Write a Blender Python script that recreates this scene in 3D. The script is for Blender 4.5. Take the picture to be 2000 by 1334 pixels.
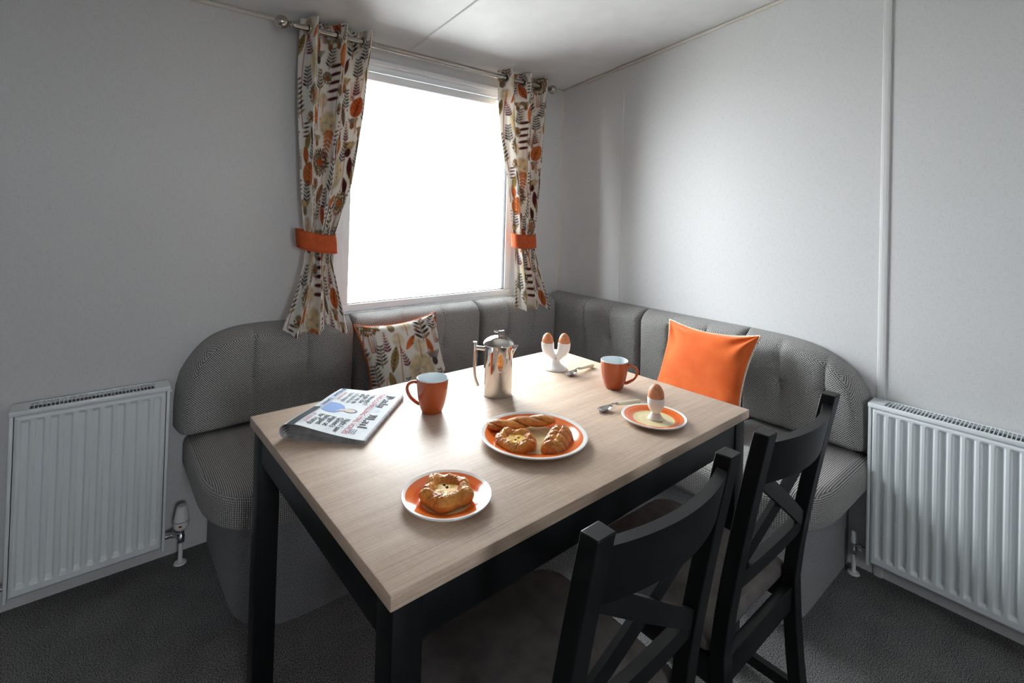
import bpy, bmesh, math, random
import numpy as np
from mathutils import Vector, Matrix

for o in list(bpy.data.objects):
    bpy.data.objects.remove(o)
scene = bpy.context.scene
COL = scene.collection
PI = math.pi

# ------------------------------------------------------------------ camera
CAM = (-2.3466, -2.2815, 1.3429)
yaw, pitch, roll = -0.6900, 0.0118, 0.0279
fwd = Vector((-math.sin(yaw) * math.cos(pitch), math.cos(yaw) * math.cos(pitch), math.sin(pitch)))
rgt = Vector((math.cos(yaw), math.sin(yaw), 0))
upv = rgt.cross(fwd)
r2 = math.cos(roll) * rgt + math.sin(roll) * upv
u2 = -math.sin(roll) * rgt + math.cos(roll) * upv
cd = bpy.data.cameras.new('camera')
cd.sensor_fit = 'HORIZONTAL'
cd.sensor_width = 36.0
cd.lens = 976.27 * 36 / 2000
cd.shift_x = (1000 - 986.65) / 2000
cd.shift_y = (403.96 - 667) / 2000
cd.clip_start = 0.02
cam = bpy.data.objects.new('camera', cd)
COL.objects.link(cam)
cam.matrix_world = Matrix(((r2.x, u2.x, -fwd.x, CAM[0]), (r2.y, u2.y, -fwd.y, CAM[1]),
                           (r2.z, u2.z, -fwd.z, CAM[2]), (0, 0, 0, 1)))
scene.camera = cam

# ------------------------------------------------------------------ overcast sky, portals, exposure
SKY = 24.0
w = bpy.data.worlds.new('overcast_sky')
scene.world = w
w.use_nodes = True
bg = w.node_tree.nodes['Background']
bg.inputs['Color'].default_value = (0.93, 0.965, 1.0, 1)
bg.inputs['Strength'].default_value = SKY
vs = scene.view_settings
vs.view_transform = 'Standard'
vs.look = 'None'
vs.exposure = 0.2
vs.gamma = 1.0
vs.use_curve_mapping = False
try:
    scene.cycles.use_denoising = True
    scene.cycles.max_bounces = 10
    scene.cycles.diffuse_bounces = 6
    scene.cycles.sample_clamp_indirect = 8.0
    scene.cycles.caustics_reflective = False
    scene.cycles.caustics_refractive = False
except Exception:
    pass

# room constants (metres); origin = foot of the corner behind the bench
HC = 2.1486          # ceiling height at the window wall
KC = 0.1358          # rise of the ceiling away from the window wall
XL, YB = -3.9, -4.6  # far ends of the room
RIDGE = -2.3
WX0, WX1, WZ0, WZ1 = -1.475, -0.362, 0.832, 2.057   # window opening
E0, E1, EB, EZ = -2.60, -1.98, 1.10, 0.72   # fill-light opening added in the unseen rear wall (x range, sill, height)


def portal(name, loc, rot, sx, sy):
    l = bpy.data.lights.new(name, 'AREA')
    l.shape = 'RECTANGLE'
    l.size, l.size_y = sx, sy
    l.cycles.is_portal = True
    o = bpy.data.objects.new(name, l)
    COL.objects.link(o)
    o.location = loc
    o.rotation_euler = rot


portal('window_portal', ((WX0 + WX1) / 2, 0.085, (WZ0 + WZ1) / 2), (-PI / 2, 0, 0), WX1 - WX0, WZ1 - WZ0)
portal('added_window_portal', ((E0 + E1) / 2, YB - 0.09, EZ / 2 + EB), (PI / 2, 0, 0), E1 - E0, EZ)  # portal for the opening added behind the camera


# ------------------------------------------------------------------ helpers
def lin(c):
    return tuple(((x / 255) / 12.92 if x / 255 <= 0.04045 else ((x / 255 + 0.055) / 1.055) ** 2.4) for x in c)


def tag(o, label=None, cat=None, group=None, kind=None):
    if label: o['label'] = label
    if cat: o['category'] = cat
    if group: o['group'] = group
    if kind: o['kind'] = kind
    return o


def empty(name, loc, rz=0.0):
    o = bpy.data.objects.new(name, None)
    o.empty_display_size = 0.05
    COL.objects.link(o)
    o.location = loc
    o.rotation_euler = (0, 0, rz)
    return o


def link(name, me, mats, parent=None, smooth=False):
    o = bpy.data.objects.new(name, me)
    COL.objects.link(o)
    if not isinstance(mats, (list, tuple)):
        mats = [mats]
    for m in mats:
        if m.name not in [x.name for x in me.materials if x]:
            me.materials.append(m)
    if smooth:
        me.polygons.foreach_set('use_smooth', [True] * len(me.polygons))
    if parent is not None:
        o.parent = parent
    return o


def mk(name, verts, faces, mats, parent=None, smooth=False, fm=None):
    me = bpy.data.meshes.new(name)
    me.from_pydata([tuple(v) for v in verts], [], faces)
    o = link(name, me, mats, parent, smooth)
    if fm is not None:
        me.polygons.foreach_set('material_index', fm)
    me.update()
    return o


def from_bm(name, bm, mats, parent=None, smooth=False):
    bmesh.ops.recalc_face_normals(bm, faces=bm.faces)
    me = bpy.data.meshes.new(name)
    bm.to_mesh(me)
    bm.free()
    return link(name, me, mats, parent, smooth)


def smooth_by_angle(o, deg=35):
    me = o.data
    me.polygons.foreach_set('use_smooth', [True] * len(me.polygons))
    try:
        me.set_sharp_from_angle(angle=math.radians(deg))
    except Exception:
        pass


def add_box(bm, x0, x1, y0, y1, z0, z1, bev=0.0, seg=2):
    r = bmesh.ops.create_cube(bm, size=1.0)
    vs_ = r['verts']
    for v in vs_:
        v.co = Vector(((x0 + x1) / 2 + v.co.x * (x1 - x0), (y0 + y1) / 2 + v.co.y * (y1 - y0),
                       (z0 + z1) / 2 + v.co.z * (z1 - z0)))
    if bev > 0:
        es = set(e for v in vs_ for e in v.link_edges)
        bmesh.ops.bevel(bm, geom=list(es), offset=bev, segments=seg, profile=0.5, affect='EDGES')


def box(name, x0, x1, y0, y1, z0, z1, mat, parent=None, bev=0.0, seg=2):
    bm = bmesh.new()
    add_box(bm, x0, x1, y0, y1, z0, z1, bev, seg)
    o = from_bm(name, bm, mat, parent)
    if bev > 0:
        smooth_by_angle(o)
    return o


def lathe_data(prof, seg=48, c=(0, 0, 0), close=True):
    vs_, fs = [], []
    n = len(prof)
    for i in range(seg):
        a = 2 * PI * i / seg
        for r, z in prof:
            vs_.append((c[0] + r * math.cos(a), c[1] + r * math.sin(a), c[2] + z))
    for i in range(seg):
        j = (i + 1) % seg
        for k in range(n - 1):
            fs.append((i * n + k, j * n + k, j * n + k + 1, i * n + k + 1))
    return vs_, fs


def lathe(name, prof, mats, parent=None, seg=48, fm=None, angle=40):
    vs_, fs = lathe_data(prof, seg)
    me = bpy.data.meshes.new(name)
    me.from_pydata(vs_, [], fs)
    if fm is not None:
        me.polygons.foreach_set('material_index', [fm[k] for i in range(seg) for k in range(len(prof) - 1)])
    bm = bmesh.new()
    bm.from_mesh(me)
    bmesh.ops.remove_doubles(bm, verts=bm.verts, dist=1e-6)
    bmesh.ops.recalc_face_normals(bm, faces=bm.faces)
    bm.to_mesh(me)
    bm.free()
    o = link(name, me, mats, parent)
    smooth_by_angle(o, angle)
    return o


def tube_data(pts, rad, seg=12, closed=False, caps=True, flat=None):
    pts = [Vector(p) for p in pts]
    n = len(pts)
    if not isinstance(rad, (list, tuple)):
        rad = [rad] * n
    vs_, fs = [], []
    up = None
    for i in range(n):
        if closed:
            t = (pts[(i + 1) % n] - pts[i - 1]).normalized()
        else:
            t = (pts[min(i + 1, n - 1)] - pts[max(i - 1, 0)]).normalized()
        if up is None:
            up = Vector((0, 0, 1)) if abs(t.z) < 0.9 else Vector((1, 0, 0))
        a = t.cross(up).normalized()
        b = a.cross(t).normalized()
        up = b
        for k in range(seg):
            an = 2 * PI * k / seg
            sb = 1.0 if flat is None else flat
            vs_.append(pts[i] + rad[i] * (math.cos(an) * a + sb * math.sin(an) * b))
    m = n if closed else n - 1
    for i in range(m):
        j = (i + 1) % n
        for k in range(seg):
            l = (k + 1) % seg
            fs.append((i * seg + k, i * seg + l, j * seg + l, j * seg + k))
    if caps and not closed:
        fs.append(tuple(range(seg - 1, -1, -1)))
        fs.append(tuple((n - 1) * seg + k for k in range(seg)))
    return vs_, fs


def tube(name, pts, rad, mat, parent=None, seg=12, closed=False, flat=None):
    vs_, fs = tube_data(pts, rad, seg, closed, True, flat)
    o = mk(name, vs_, fs, mat, parent)
    smooth_by_angle(o, 50)
    return o


def join_data(*parts):
    V, F = [], []
    for v, f in parts:
        k = len(V)
        V += list(v)
        F += [tuple(i + k for i in q) for q in f]
    return V, F


def grid_faces(nu, nv, off=0, flip=False):
    i, j = np.meshgrid(np.arange(nu - 1), np.arange(nv - 1), indexing='ij')
    a = (i * nv + j).ravel() + off
    b = ((i + 1) * nv + j).ravel() + off
    c = ((i + 1) * nv + j + 1).ravel() + off
    d = (i * nv + j + 1).ravel() + off
    q = np.stack([a, d, c, b] if flip else [a, b, c, d], 1)
    return [tuple(int(x) for x in r) for r in q]


def catmull(pts, n=8):
    pts = [Vector(p) for p in pts]
    P = [pts[0] * 2 - pts[1]] + pts + [pts[-1] * 2 - pts[-2]]
    out = []
    for i in range(1, len(P) - 2):
        for k in range(n):
            t = k / n
            a, b, c, d = P[i - 1], P[i], P[i + 1], P[i + 2]
            out.append(0.5 * ((2 * b) + (c - a) * t + (2 * a - 5 * b + 4 * c - d) * t * t + (3 * b - a - 3 * c + d) * t ** 3))
    out.append(pts[-1])
    return out


def set_colors(o, cols, name='print'):
    at = o.data.color_attributes.new(name, 'FLOAT_COLOR', 'POINT')
    c = np.ones((len(cols), 4), np.float32)
    c[:, :3] = cols
    at.data.foreach_set('color', c.ravel())


def box_uv(o, swap=False):
    """UVs in metres, projected along each face's main axis."""
    me = o.data
    uv = me.uv_layers.new(name='fabric')
    n = len(me.loops)
    co = np.empty(len(me.vertices) * 3, np.float32)
    me.vertices.foreach_get('co', co)
    co = co.reshape(-1, 3)
    out = np.empty((n, 2), np.float32)
    for p in me.polygons:
        a = [abs(x) for x in p.normal]
        for li in p.loop_indices:
            v = co[me.loops[li].vertex_index]
            if a[2] >= a[0] and a[2] >= a[1]:
                out[li] = (v[0], v[1])
            elif a[0] >= a[1]:
                out[li] = (v[1], v[2])
            else:
                out[li] = (v[0], v[2])
    if swap:
        out = out[:, ::-1]
    uv.data.foreach_set('uv', np.ascontiguousarray(out).ravel())


# ------------------------------------------------------------------ materials
class NT:
    def __init__(self, m):
        self.t = m.node_tree
        self.p = self.t.nodes['Principled BSDF']

    def n(self, typ, **kw):
        x = self.t.nodes.new(typ)
        for k, v in kw.items():
            setattr(x, k, v)
        return x

    def l(self, a, b):
        self.t.links.new(a, b)


def mat(name, col, rough=0.5, metal=0.0, spec=0.5, **kw):
    m = bpy.data.materials.new(name)
    m.use_nodes = True
    p = m.node_tree.nodes['Principled BSDF']
    c = lin(col)
    p.inputs['Base Color'].default_value = (*c, 1)
    p.inputs['Roughness'].default_value = rough
    p.inputs['Metallic'].default_value = metal
    p.inputs['Specular IOR Level'].default_value = spec
    for k, v in kw.items():
        p.inputs[k].default_value = v
    return m


def noisy(name, c1, c2, scale, rough=0.6, stretch=(1, 1, 1), detail=4, bump=0.0, bdist=0.001, spec=0.5, lo=0.35, hi=0.65,
          metal=0.0, **kw):
    m = mat(name, c1, rough, metal, spec, **kw)
    N = NT(m)
    tc = N.n('ShaderNodeTexCoord')
    mp = N.n('ShaderNodeMapping')
    mp.inputs['Scale'].default_value = stretch
    nz = N.n('ShaderNodeTexNoise')
    nz.inputs['Scale'].default_value = scale
    nz.inputs['Detail'].default_value = detail
    cr = N.n('ShaderNodeValToRGB')
    cr.color_ramp.elements[0].position = lo
    cr.color_ramp.elements[1].position = hi
    cr.color_ramp.elements[0].color = (*lin(c1), 1)
    cr.color_ramp.elements[1].color = (*lin(c2), 1)
    N.l(tc.outputs['Object'], mp.inputs['Vector'])
    N.l(mp.outputs['Vector'], nz.inputs['Vector'])
    N.l(nz.outputs['Fac'], cr.inputs['Fac'])
    N.l(cr.outputs['Color'], N.p.inputs['Base Color'])
    if bump:
        b = N.n('ShaderNodeBump')
        b.inputs['Strength'].default_value = bump
        b.inputs['Distance'].default_value = bdist
        N.l(nz.outputs['Fac'], b.inputs['Height'])
        N.l(b.outputs['Normal'], N.p.inputs['Normal'])
    return m


def linen(name, c1, c2):
    """pale wallboard printed with a crossed linen weave"""
    m = mat(name, c1, 0.62, 0, 0.35)
    N = NT(m)
    tc = N.n('ShaderNodeTexCoord')
    outs = []
    for s in ((60, 60, 900), (700, 700, 45)):
        mp = N.n('ShaderNodeMapping')
        mp.inputs['Scale'].default_value = s
        nz = N.n('ShaderNodeTexNoise')
        nz.inputs['Scale'].default_value = 1.0
        nz.inputs['Detail'].default_value = 3
        N.l(tc.outputs['Object'], mp.inputs['Vector'])
        N.l(mp.outputs['Vector'], nz.inputs['Vector'])
        outs.append(nz.outputs['Fac'])
    a = N.n('ShaderNodeMath', operation='ADD')
    N.l(outs[0], a.inputs[0])
    N.l(outs[1], a.inputs[1])
    cr = N.n('ShaderNodeValToRGB')
    cr.color_ramp.elements[0].position = 0.75
    cr.color_ramp.elements[1].position = 1.25
    cr.color_ramp.elements[0].color = (*lin(c1), 1)
    cr.color_ramp.elements[1].color = (*lin(c2), 1)
    N.l(a.outputs[0], cr.inputs['Fac'])
    N.l(cr.outputs['Color'], N.p.inputs['Base Color'])
    return m


def weave(name, dark, light, period=0.0056, ribs=False):
    """woven upholstery: pale yarn knots over dark ones, or fine ribs"""
    m = mat(name, light, 0.95, 0, 0.1)
    N = NT(m)
    N.p.inputs['Sheen Weight'].default_value = 0.15
    uv = N.n('ShaderNodeUVMap')
    uv.uv_map = 'fabric'
    nz = N.n('ShaderNodeTexNoise')
    nz.inputs['Scale'].default_value = 260
    nz.inputs['Detail'].default_value = 2
    N.l(uv.outputs['UV'], nz.inputs['Vector'])
    sp = N.n('ShaderNodeSeparateXYZ')
    N.l(uv.outputs['UV'], sp.inputs[0])
    k = 2 * PI / period

    def sine(src, mul, ph):
        a = N.n('ShaderNodeMath', operation='MULTIPLY_ADD')
        a.inputs[1].default_value = mul
        a.inputs[2].default_value = ph
        N.l(src, a.inputs[0])
        s = N.n('ShaderNodeMath', operation='SINE')
        N.l(a.outputs[0], s.inputs[0])
        return s.outputs[0]
    su = sine(sp.outputs[0], k, 0)
    sv = sine(sp.outputs[1], k * (1.0 if not ribs else 0.8), 0.6)
    if ribs:
        mu = N.n('ShaderNodeMath', operation='MULTIPLY_ADD')
        N.l(su, mu.inputs[0])
        mu.inputs[1].default_value = 0.8
        mm = N.n('ShaderNodeMath', operation='MULTIPLY')
        N.l(sv, mm.inputs[0])
        mm.inputs[1].default_value = 0.5
        N.l(mm.outputs[0], mu.inputs[2])
    else:
        mu = N.n('ShaderNodeMath', operation='MULTIPLY')
        N.l(su, mu.inputs[0])
        N.l(sv, mu.inputs[1])
    h = N.n('ShaderNodeMath', operation='MULTIPLY_ADD')
    N.l(nz.outputs['Fac'], h.inputs[0])
    h.inputs[1].default_value = 1.7
    N.l(mu.outputs[0], h.inputs[2])
    cr = N.n('ShaderNodeMapRange')
    cr.inputs['From Min'].default_value = 0.35
    cr.inputs['From Max'].default_value = 1.5
    N.l(h.outputs[0], cr.inputs['Value'])
    mx = N.n('ShaderNodeMix', data_type='RGBA')
    mx.inputs['A'].default_value = (*lin(dark), 1)
    mx.inputs['B'].default_value = (*lin(light), 1)
    N.l(cr.outputs[0], mx.inputs['Factor'])
    N.l(mx.outputs['Result'], N.p.inputs['Base Color'])
    b = N.n('ShaderNodeBump')
    b.inputs['Strength'].default_value = 0.6
    b.inputs['Distance'].default_value = 0.0012
    N.l(h.outputs[0], b.inputs['Height'])
    N.l(b.outputs['Normal'], N.p.inputs['Normal'])
    return m


def vcol(name, rough=0.8, spec=0.3, attr='print', bumpscale=0, bumpd=0.001, **kw):
    m = mat(name, (255, 255, 255), rough, 0, spec, **kw)
    N = NT(m)
    a = N.n('ShaderNodeVertexColor')
    a.layer_name = attr
    N.l(a.outputs['Color'], N.p.inputs['Base Color'])
    if bumpscale:
        tc = N.n('ShaderNodeTexCoord')
        nz = N.n('ShaderNodeTexNoise')
        nz.inputs['Scale'].default_value = bumpscale
        nz.inputs['Detail'].default_value = 4
        N.l(tc.outputs['Object'], nz.inputs['Vector'])
        b = N.n('ShaderNodeBump')
        b.inputs['Strength'].default_value = 0.5
        b.inputs['Distance'].default_value = bumpd
        N.l(nz.outputs['Fac'], b.inputs['Height'])
        N.l(b.outputs['Normal'], N.p.inputs['Normal'])
    return m


def oak(name):
    m = mat(name, (190, 170, 148), 0.47, 0, 0.48)
    N = NT(m)
    tc = N.n('ShaderNodeTexCoord')

    def nz(sc, scale, det, dist=0.0):
        mp = N.n('ShaderNodeMapping')
        mp.inputs['Scale'].default_value = sc
        t = N.n('ShaderNodeTexNoise')
        t.inputs['Scale'].default_value = scale
        t.inputs['Detail'].default_value = det
        t.inputs['Distortion'].default_value = dist
        N.l(tc.outputs['Object'], mp.inputs['Vector'])
        N.l(mp.outputs['Vector'], t.inputs['Vector'])
        return t.outputs['Fac']
    broad = nz((1.0, 9, 9), 2.2, 3, 0.6)
    fine = nz((3.2, 190, 190), 2.0, 4, 0.3)
    pores = nz((9, 420, 420), 1.0, 2)
    flecks = nz((60, 16, 60), 2.0, 3, 1.0)
    cr = N.n('ShaderNodeValToRGB')
    e = cr.color_ramp.elements
    e[0].position, e[0].color = 0.30, (*lin((180, 152, 130)), 1)
    e[1].position, e[1].color = 0.72, (*lin((226, 205, 187)), 1)
    mid = e.new(0.52)
    mid.color = (*lin((208, 183, 162)), 1)
    a = N.n('ShaderNodeMath', operation='MULTIPLY_ADD')
    N.l(fine, a.inputs[0])
    a.inputs[1].default_value = 0.5
    b = N.n('ShaderNodeMath', operation='MULTIPLY_ADD')
    N.l(broad, b.inputs[0])
    b.inputs[1].default_value = 0.34
    c = N.n('ShaderNodeMath', operation='MULTIPLY')
    N.l(flecks, c.inputs[0])
    c.inputs[1].default_value = 0.18
    N.l(c.outputs[0], b.inputs[2])
    N.l(b.outputs[0], a.inputs[2])
    N.l(a.outputs[0], cr.inputs['Fac'])
    # dark pores
    mr = N.n('ShaderNodeMapRange')
    mr.inputs['From Min'].default_value = 0.30
    mr.inputs['From Max'].default_value = 0.42
    mr.inputs['To Min'].default_value = 0.78
    mr.inputs['To Max'].default_value = 1.0
    N.l(pores, mr.inputs['Value'])
    mx = N.n('ShaderNodeMix', data_type='RGBA', blend_type='MULTIPLY')
    mx.inputs['Factor'].default_value = 1.0
    N.l(cr.outputs['Color'], mx.inputs['A'])
    N.l(mr.outputs[0], mx.inputs['B'])
    N.l(mx.outputs['Result'], N.p.inputs['Base Color'])
    bp = N.n('ShaderNodeBump')
    bp.inputs['Strength'].default_value = 0.25
    bp.inputs['Distance'].default_value = 0.0004
    N.l(fine, bp.inputs['Height'])
    N.l(bp.outputs['Normal'], N.p.inputs['Normal'])
    return m


def carpet_mat():
    m = mat('carpet', (60, 60, 62), 1.0, 0, 0.05)
    N = NT(m)
    tc = N.n('ShaderNodeTexCoord')
    n1 = N.n('ShaderNodeTexNoise')
    n1.inputs['Scale'].default_value = 330
    n1.inputs['Detail'].default_value = 3
    n2 = N.n('ShaderNodeTexNoise')
    n2.inputs['Scale'].default_value = 7
    n2.inputs['Detail'].default_value = 3
    for n in (n1, n2):
        N.l(tc.outputs['Object'], n.inputs['Vector'])
    ad = N.n('ShaderNodeMath', operation='MULTIPLY_ADD')
    N.l(n2.outputs['Fac'], ad.inputs[0])
    ad.inputs[1].default_value = 0.12
    N.l(n1.outputs['Fac'], ad.inputs[2])
    cr = N.n('ShaderNodeValToRGB')
    cr.color_ramp.elements[0].position = 0.44
    cr.color_ramp.elements[1].position = 0.70
    cr.color_ramp.elements[0].color = (*lin((48, 48, 50)), 1)
    cr.color_ramp.elements[1].color = (*lin((158, 157, 156)), 1)
    N.l(ad.outputs[0], cr.inputs['Fac'])
    N.l(cr.outputs['Color'], N.p.inputs['Base Color'])
    b = N.n('ShaderNodeBump')
    b.inputs['Strength'].default_value = 0.9
    b.inputs['Distance'].default_value = 0.004
    N.l(n1.outputs['Fac'], b.inputs['Height'])
    N.l(b.outputs['Normal'], N.p.inputs['Normal'])
    return m


def plate_mat(name, R, rc, cream=(222, 206, 158), orange=(224, 110, 48)):
    """hand-painted plate: cream spiral centre, orange band, white rim, by distance from the centre"""
    m = mat(name, (240, 240, 240), 0.12, 0, 0.6)
    N = NT(m)
    tc = N.n('ShaderNodeTexCoord')
    sp = N.n('ShaderNodeSeparateXYZ')
    N.l(tc.outputs['Object'], sp.inputs[0])
    cb = N.n('ShaderNodeCombineXYZ')
    N.l(sp.outputs[0], cb.inputs[0])
    N.l(sp.outputs[1], cb.inputs[1])
    ln = N.n('ShaderNodeVectorMath', operation='LENGTH')
    N.l(cb.outputs[0], ln.inputs[0])
    dv = N.n('ShaderNodeMath', operation='DIVIDE')
    N.l(ln.outputs['Value'], dv.inputs[0])
    dv.inputs[1].default_value = R
    nz = N.n('ShaderNodeTexNoise')
    nz.inputs['Scale'].default_value = 22
    N.l(tc.outputs['Object'], nz.inputs['Vector'])
    ad = N.n('ShaderNodeMath', operation='MULTIPLY_ADD')
    N.l(nz.outputs['Fac'], ad.inputs[0])
    ad.inputs[1].default_value = 0.015
    N.l(dv.outputs[0], ad.inputs[2])
    cr = N.n('ShaderNodeValToRGB')
    cr.color_ramp.interpolation = 'LINEAR'
    e = cr.color_ramp.elements
    e[0].position, e[0].color = 0.0, (*lin(cream), 1)
    e[1].position, e[1].color = 1.0, (*lin((244, 243, 240)), 1)
    for q in range(1, 6):
        x = e.new(rc * q / 6.0)
        cc = cream if q % 2 == 0 else tuple(int(v * 0.93) for v in cream)
        x.color = (*lin(cc), 1)
    for pos, c in ((rc, cream), (rc + 0.012, orange), (rc + 0.14, (214, 92, 34)), (rc + 0.19, (232, 116, 52)), (0.915, orange),
                   (0.928, (244, 243, 240))):
        x = e.new(pos)
        x.color = (*lin(c), 1)
    N.l(ad.outputs[0], cr.inputs['Fac'])
    N.l(cr.outputs['Color'], N.p.inputs['Base Color'])
    return m


M = {}
M['wall'] = linen('wall_linen', (194, 194, 195), (208, 208, 209))
M['gravel'] = noisy('pale_gravel', (186, 184, 180), (208, 206, 202), 30, 0.9)
M['ceiling'] = noisy('ceiling_board', (222, 223, 224), (228, 229, 230), 9, 0.5, detail=5, spec=0.3)
M['trim'] = mat('trim_cream', (205, 198, 188), 0.45)
M['batten'] = mat('batten_grey', (206, 206, 206), 0.4)
M['groove'] = mat('joint_shadowline', (150, 147, 143), 0.6)
M['carpet'] = carpet_mat()
M['upvc'] = mat('white_upvc', (238, 240, 243), 0.3)
M['gasket'] = mat('black_gasket', (40, 40, 42), 0.6)
M['oak'] = oak('pale_oak_laminate')
M['black'] = mat('black_paint', (12, 13, 15), 0.45, 0, 0.32)
M['black_table'] = mat('black_table_paint', (13, 14, 17), 0.45, 0, 0.32)
M['suede'] = noisy('brown_grey_faux_suede', (86, 82, 81), (106, 101, 99), 22, 0.85, detail=6, spec=0.2)
M['back_fabric'] = weave('tweed_backrest', (70, 70, 72), (204, 202, 199), 0.0086)
M['seat_fabric'] = weave('ribbed_seat', (86, 84, 85), (192, 189, 185), 0.0054, True)
M['base_fabric'] = weave('tweed_base', (84, 84, 88), (176, 175, 178), 0.0070)
M['rad'] = mat('white_enamel', (226, 231, 234), 0.28, 0, 0.5)
M['rad_in'] = noisy('galvanised_fins', (176, 184, 188), (206, 212, 216), 60, 0.45, metal=0.3)
M['chrome'] = mat('chrome', (200, 202, 204), 0.14, 1.0)
M['nickel'] = mat('satin_nickel', (178, 172, 164), 0.22, 1.0)
M['steel'] = noisy('polished_steel', (206, 202, 197), (216, 212, 207), 3, 0.07, metal=1.0)
M['plastic'] = mat('white_plastic', (225, 226, 226), 0.35)
M['red'] = mat('red_print', (170, 30, 30), 0.4)
M['mug'] = noisy('orange_glaze', (172, 78, 36), (182, 86, 42), 14, 0.12, spec=0.6)
M['porcelain'] = mat('white_porcelain', (240, 240, 240), 0.1, 0, 0.6)
M['white_glaze'] = mat('mug_white_glaze', (225, 232, 235), 0.12, 0, 0.6)
M['egg'] = noisy('brown_eggshell', (196, 122, 82), (214, 146, 104), 90, 0.5, detail=3, spec=0.35)
M['ivory'] = mat('ivory_handle', (232, 226, 200), 0.3)
M['gold'] = mat('gold_print', (170, 128, 50), 0.4)
M['grey_print'] = mat('grey_print', (150, 146, 138), 0.5)
M['velvet'] = noisy('orange_velvet', (204, 86, 32), (216, 100, 44), 14, 0.7, detail=4, spec=0.15, bump=0.15, bdist=0.002)
NT(M['velvet']).p.inputs['Sheen Weight'].default_value = 1.0
NT(M['velvet']).p.inputs['Sheen Roughness'].default_value = 0.45
NT(M['velvet']).p.inputs['Sheen Tint'].default_value = (*lin((255, 205, 160)), 1)
M['tieback'] = noisy('rust_velvet', (170, 76, 40), (184, 88, 50), 40, 0.85, detail=4, spec=0.15)
M['cream_piping'] = noisy('cream_piping', (232, 226, 214), (200, 170, 130), 160, 0.8, lo=0.5, hi=0.62)
M['orange_piping'] = mat('orange_piping', (186, 92, 50), 0.8)
M['floral'] = vcol('floral_print_cotton', 0.9, 0.15)
N_ = NT(M['floral'])
_tl = N_.n('ShaderNodeBsdfTranslucent')
_ms = N_.n('ShaderNodeMixShader')
_ms.inputs[0].default_value = 0.22
_at = [x for x in N_.t.nodes if x.bl_idname == 'ShaderNodeVertexColor'][0]
N_.l(_at.outputs['Color'], _tl.inputs['Color'])
N_.l(N_.p.outputs[0], _ms.inputs[1])
N_.l(_tl.outputs[0], _ms.inputs[2])
N_.l(_ms.outputs[0], [x for x in N_.t.nodes if x.bl_idname == 'ShaderNodeOutputMaterial'][0].inputs['Surface'])
M['paper'] = noisy('newsprint', (216, 222, 226), (228, 232, 234), 12, 0.85, spec=0.2)
M['paper_edge'] = noisy('newsprint_inner', (196, 194, 196), (224, 222, 222), 60, 0.9, spec=0.1)
M['ink'] = mat('ink_black', (26, 38, 46), 0.8, 0, 0.2)
M['ink_grey'] = mat('ink_grey', (120, 130, 140), 0.8, 0, 0.2)
M['ink_red'] = mat('ink_crimson', (190, 80, 96), 0.8, 0, 0.2)
M['ink_navy'] = mat('ink_navy', (62, 84, 128), 0.8, 0, 0.2)
M['ink_blue'] = mat('ink_sky_blue', (126, 158, 212), 0.8, 0, 0.2)
M['ink_skin'] = mat('ink_skin', (216, 198, 188), 0.8, 0, 0.2)
M['ink_pale'] = mat('ink_pale_blue', (196, 210, 226), 0.8, 0, 0.2)
M['ink_teal'] = mat('ink_dark_teal', (30, 52, 58), 0.8, 0, 0.2)
M['pastry'] = vcol('baked_pastry', 0.36, 0.5, 'bake', 260, 0.003)
M['custard'] = noisy('yellow_custard', (216, 160, 8), (232, 190, 40), 80, 0.5, spec=0.4)
M['choc'] = mat('dark_chocolate', (52, 26, 16), 0.35)
# window glass: thin pane, mostly clear with a faint reflection
gm = bpy.data.materials.new('window_glass')
gm.use_nodes = True
gt = gm.node_tree
gt.nodes.clear()
go = gt.nodes.new('ShaderNodeOutputMaterial')
gtr = gt.nodes.new('ShaderNodeBsdfTransparent')
gtr.inputs['Color'].default_value = (0.97, 0.985, 0.98, 1)
ggl = gt.nodes.new('ShaderNodeBsdfGlossy')
ggl.inputs['Roughness'].default_value = 0.02
gfr = gt.nodes.new('ShaderNodeFresnel')
gfr.inputs['IOR'].default_value = 1.25
gmx = gt.nodes.new('ShaderNodeMixShader')
gt.links.new(gfr.outputs[0], gmx.inputs[0])
gt.links.new(gtr.outputs[0], gmx.inputs[1])
gt.links.new(ggl.outputs[0], gmx.inputs[2])
gt.links.new(gmx.outputs[0], go.inputs['Surface'])
M['glass'] = gm

# ------------------------------------------------------------------ printed fabric: motifs drawn on a repeat
TW, TH, RES = 0.44, 0.60, 0.0015
_nx, _ny = int(TW / RES), int(TH / RES)
_gx, _gy = np.meshgrid((np.arange(_nx) + 0.5) * RES, (np.arange(_ny) + 0.5) * RES, indexing='ij')
_rng = np.random.default_rng(7)
CAN = np.ones((_nx, _ny, 3)) * np.array(lin((235, 231, 224)))


def _noise(cell):
    a, b = max(2, int(TW / cell)), max(2, int(TH / cell))
    g = _rng.random((a, b))
    x, y = _gx / TW * a, _gy / TH * b
    i, j = x.astype(int) % a, y.astype(int) % b
    fx, fy = x % 1, y % 1
    fx, fy = fx * fx * (3 - 2 * fx), fy * fy * (3 - 2 * fy)
    i1, j1 = (i + 1) % a, (j + 1) % b
    return (g[i, j] * (1 - fx) + g[i1, j] * fx) * (1 - fy) + (g[i, j1] * (1 - fx) + g[i1, j1] * fx) * fy


NZ1, NZ2 = _noise(0.004), _noise(0.012)


def loc(x, y, rot=0.0):
    dx = (_gx - x + TW / 2) % TW - TW / 2
    dy = (_gy - y + TH / 2) % TH - TH / 2
    c, s = math.cos(rot), math.sin(rot)
    return dx * c + dy * s, -dx * s + dy * c


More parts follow.
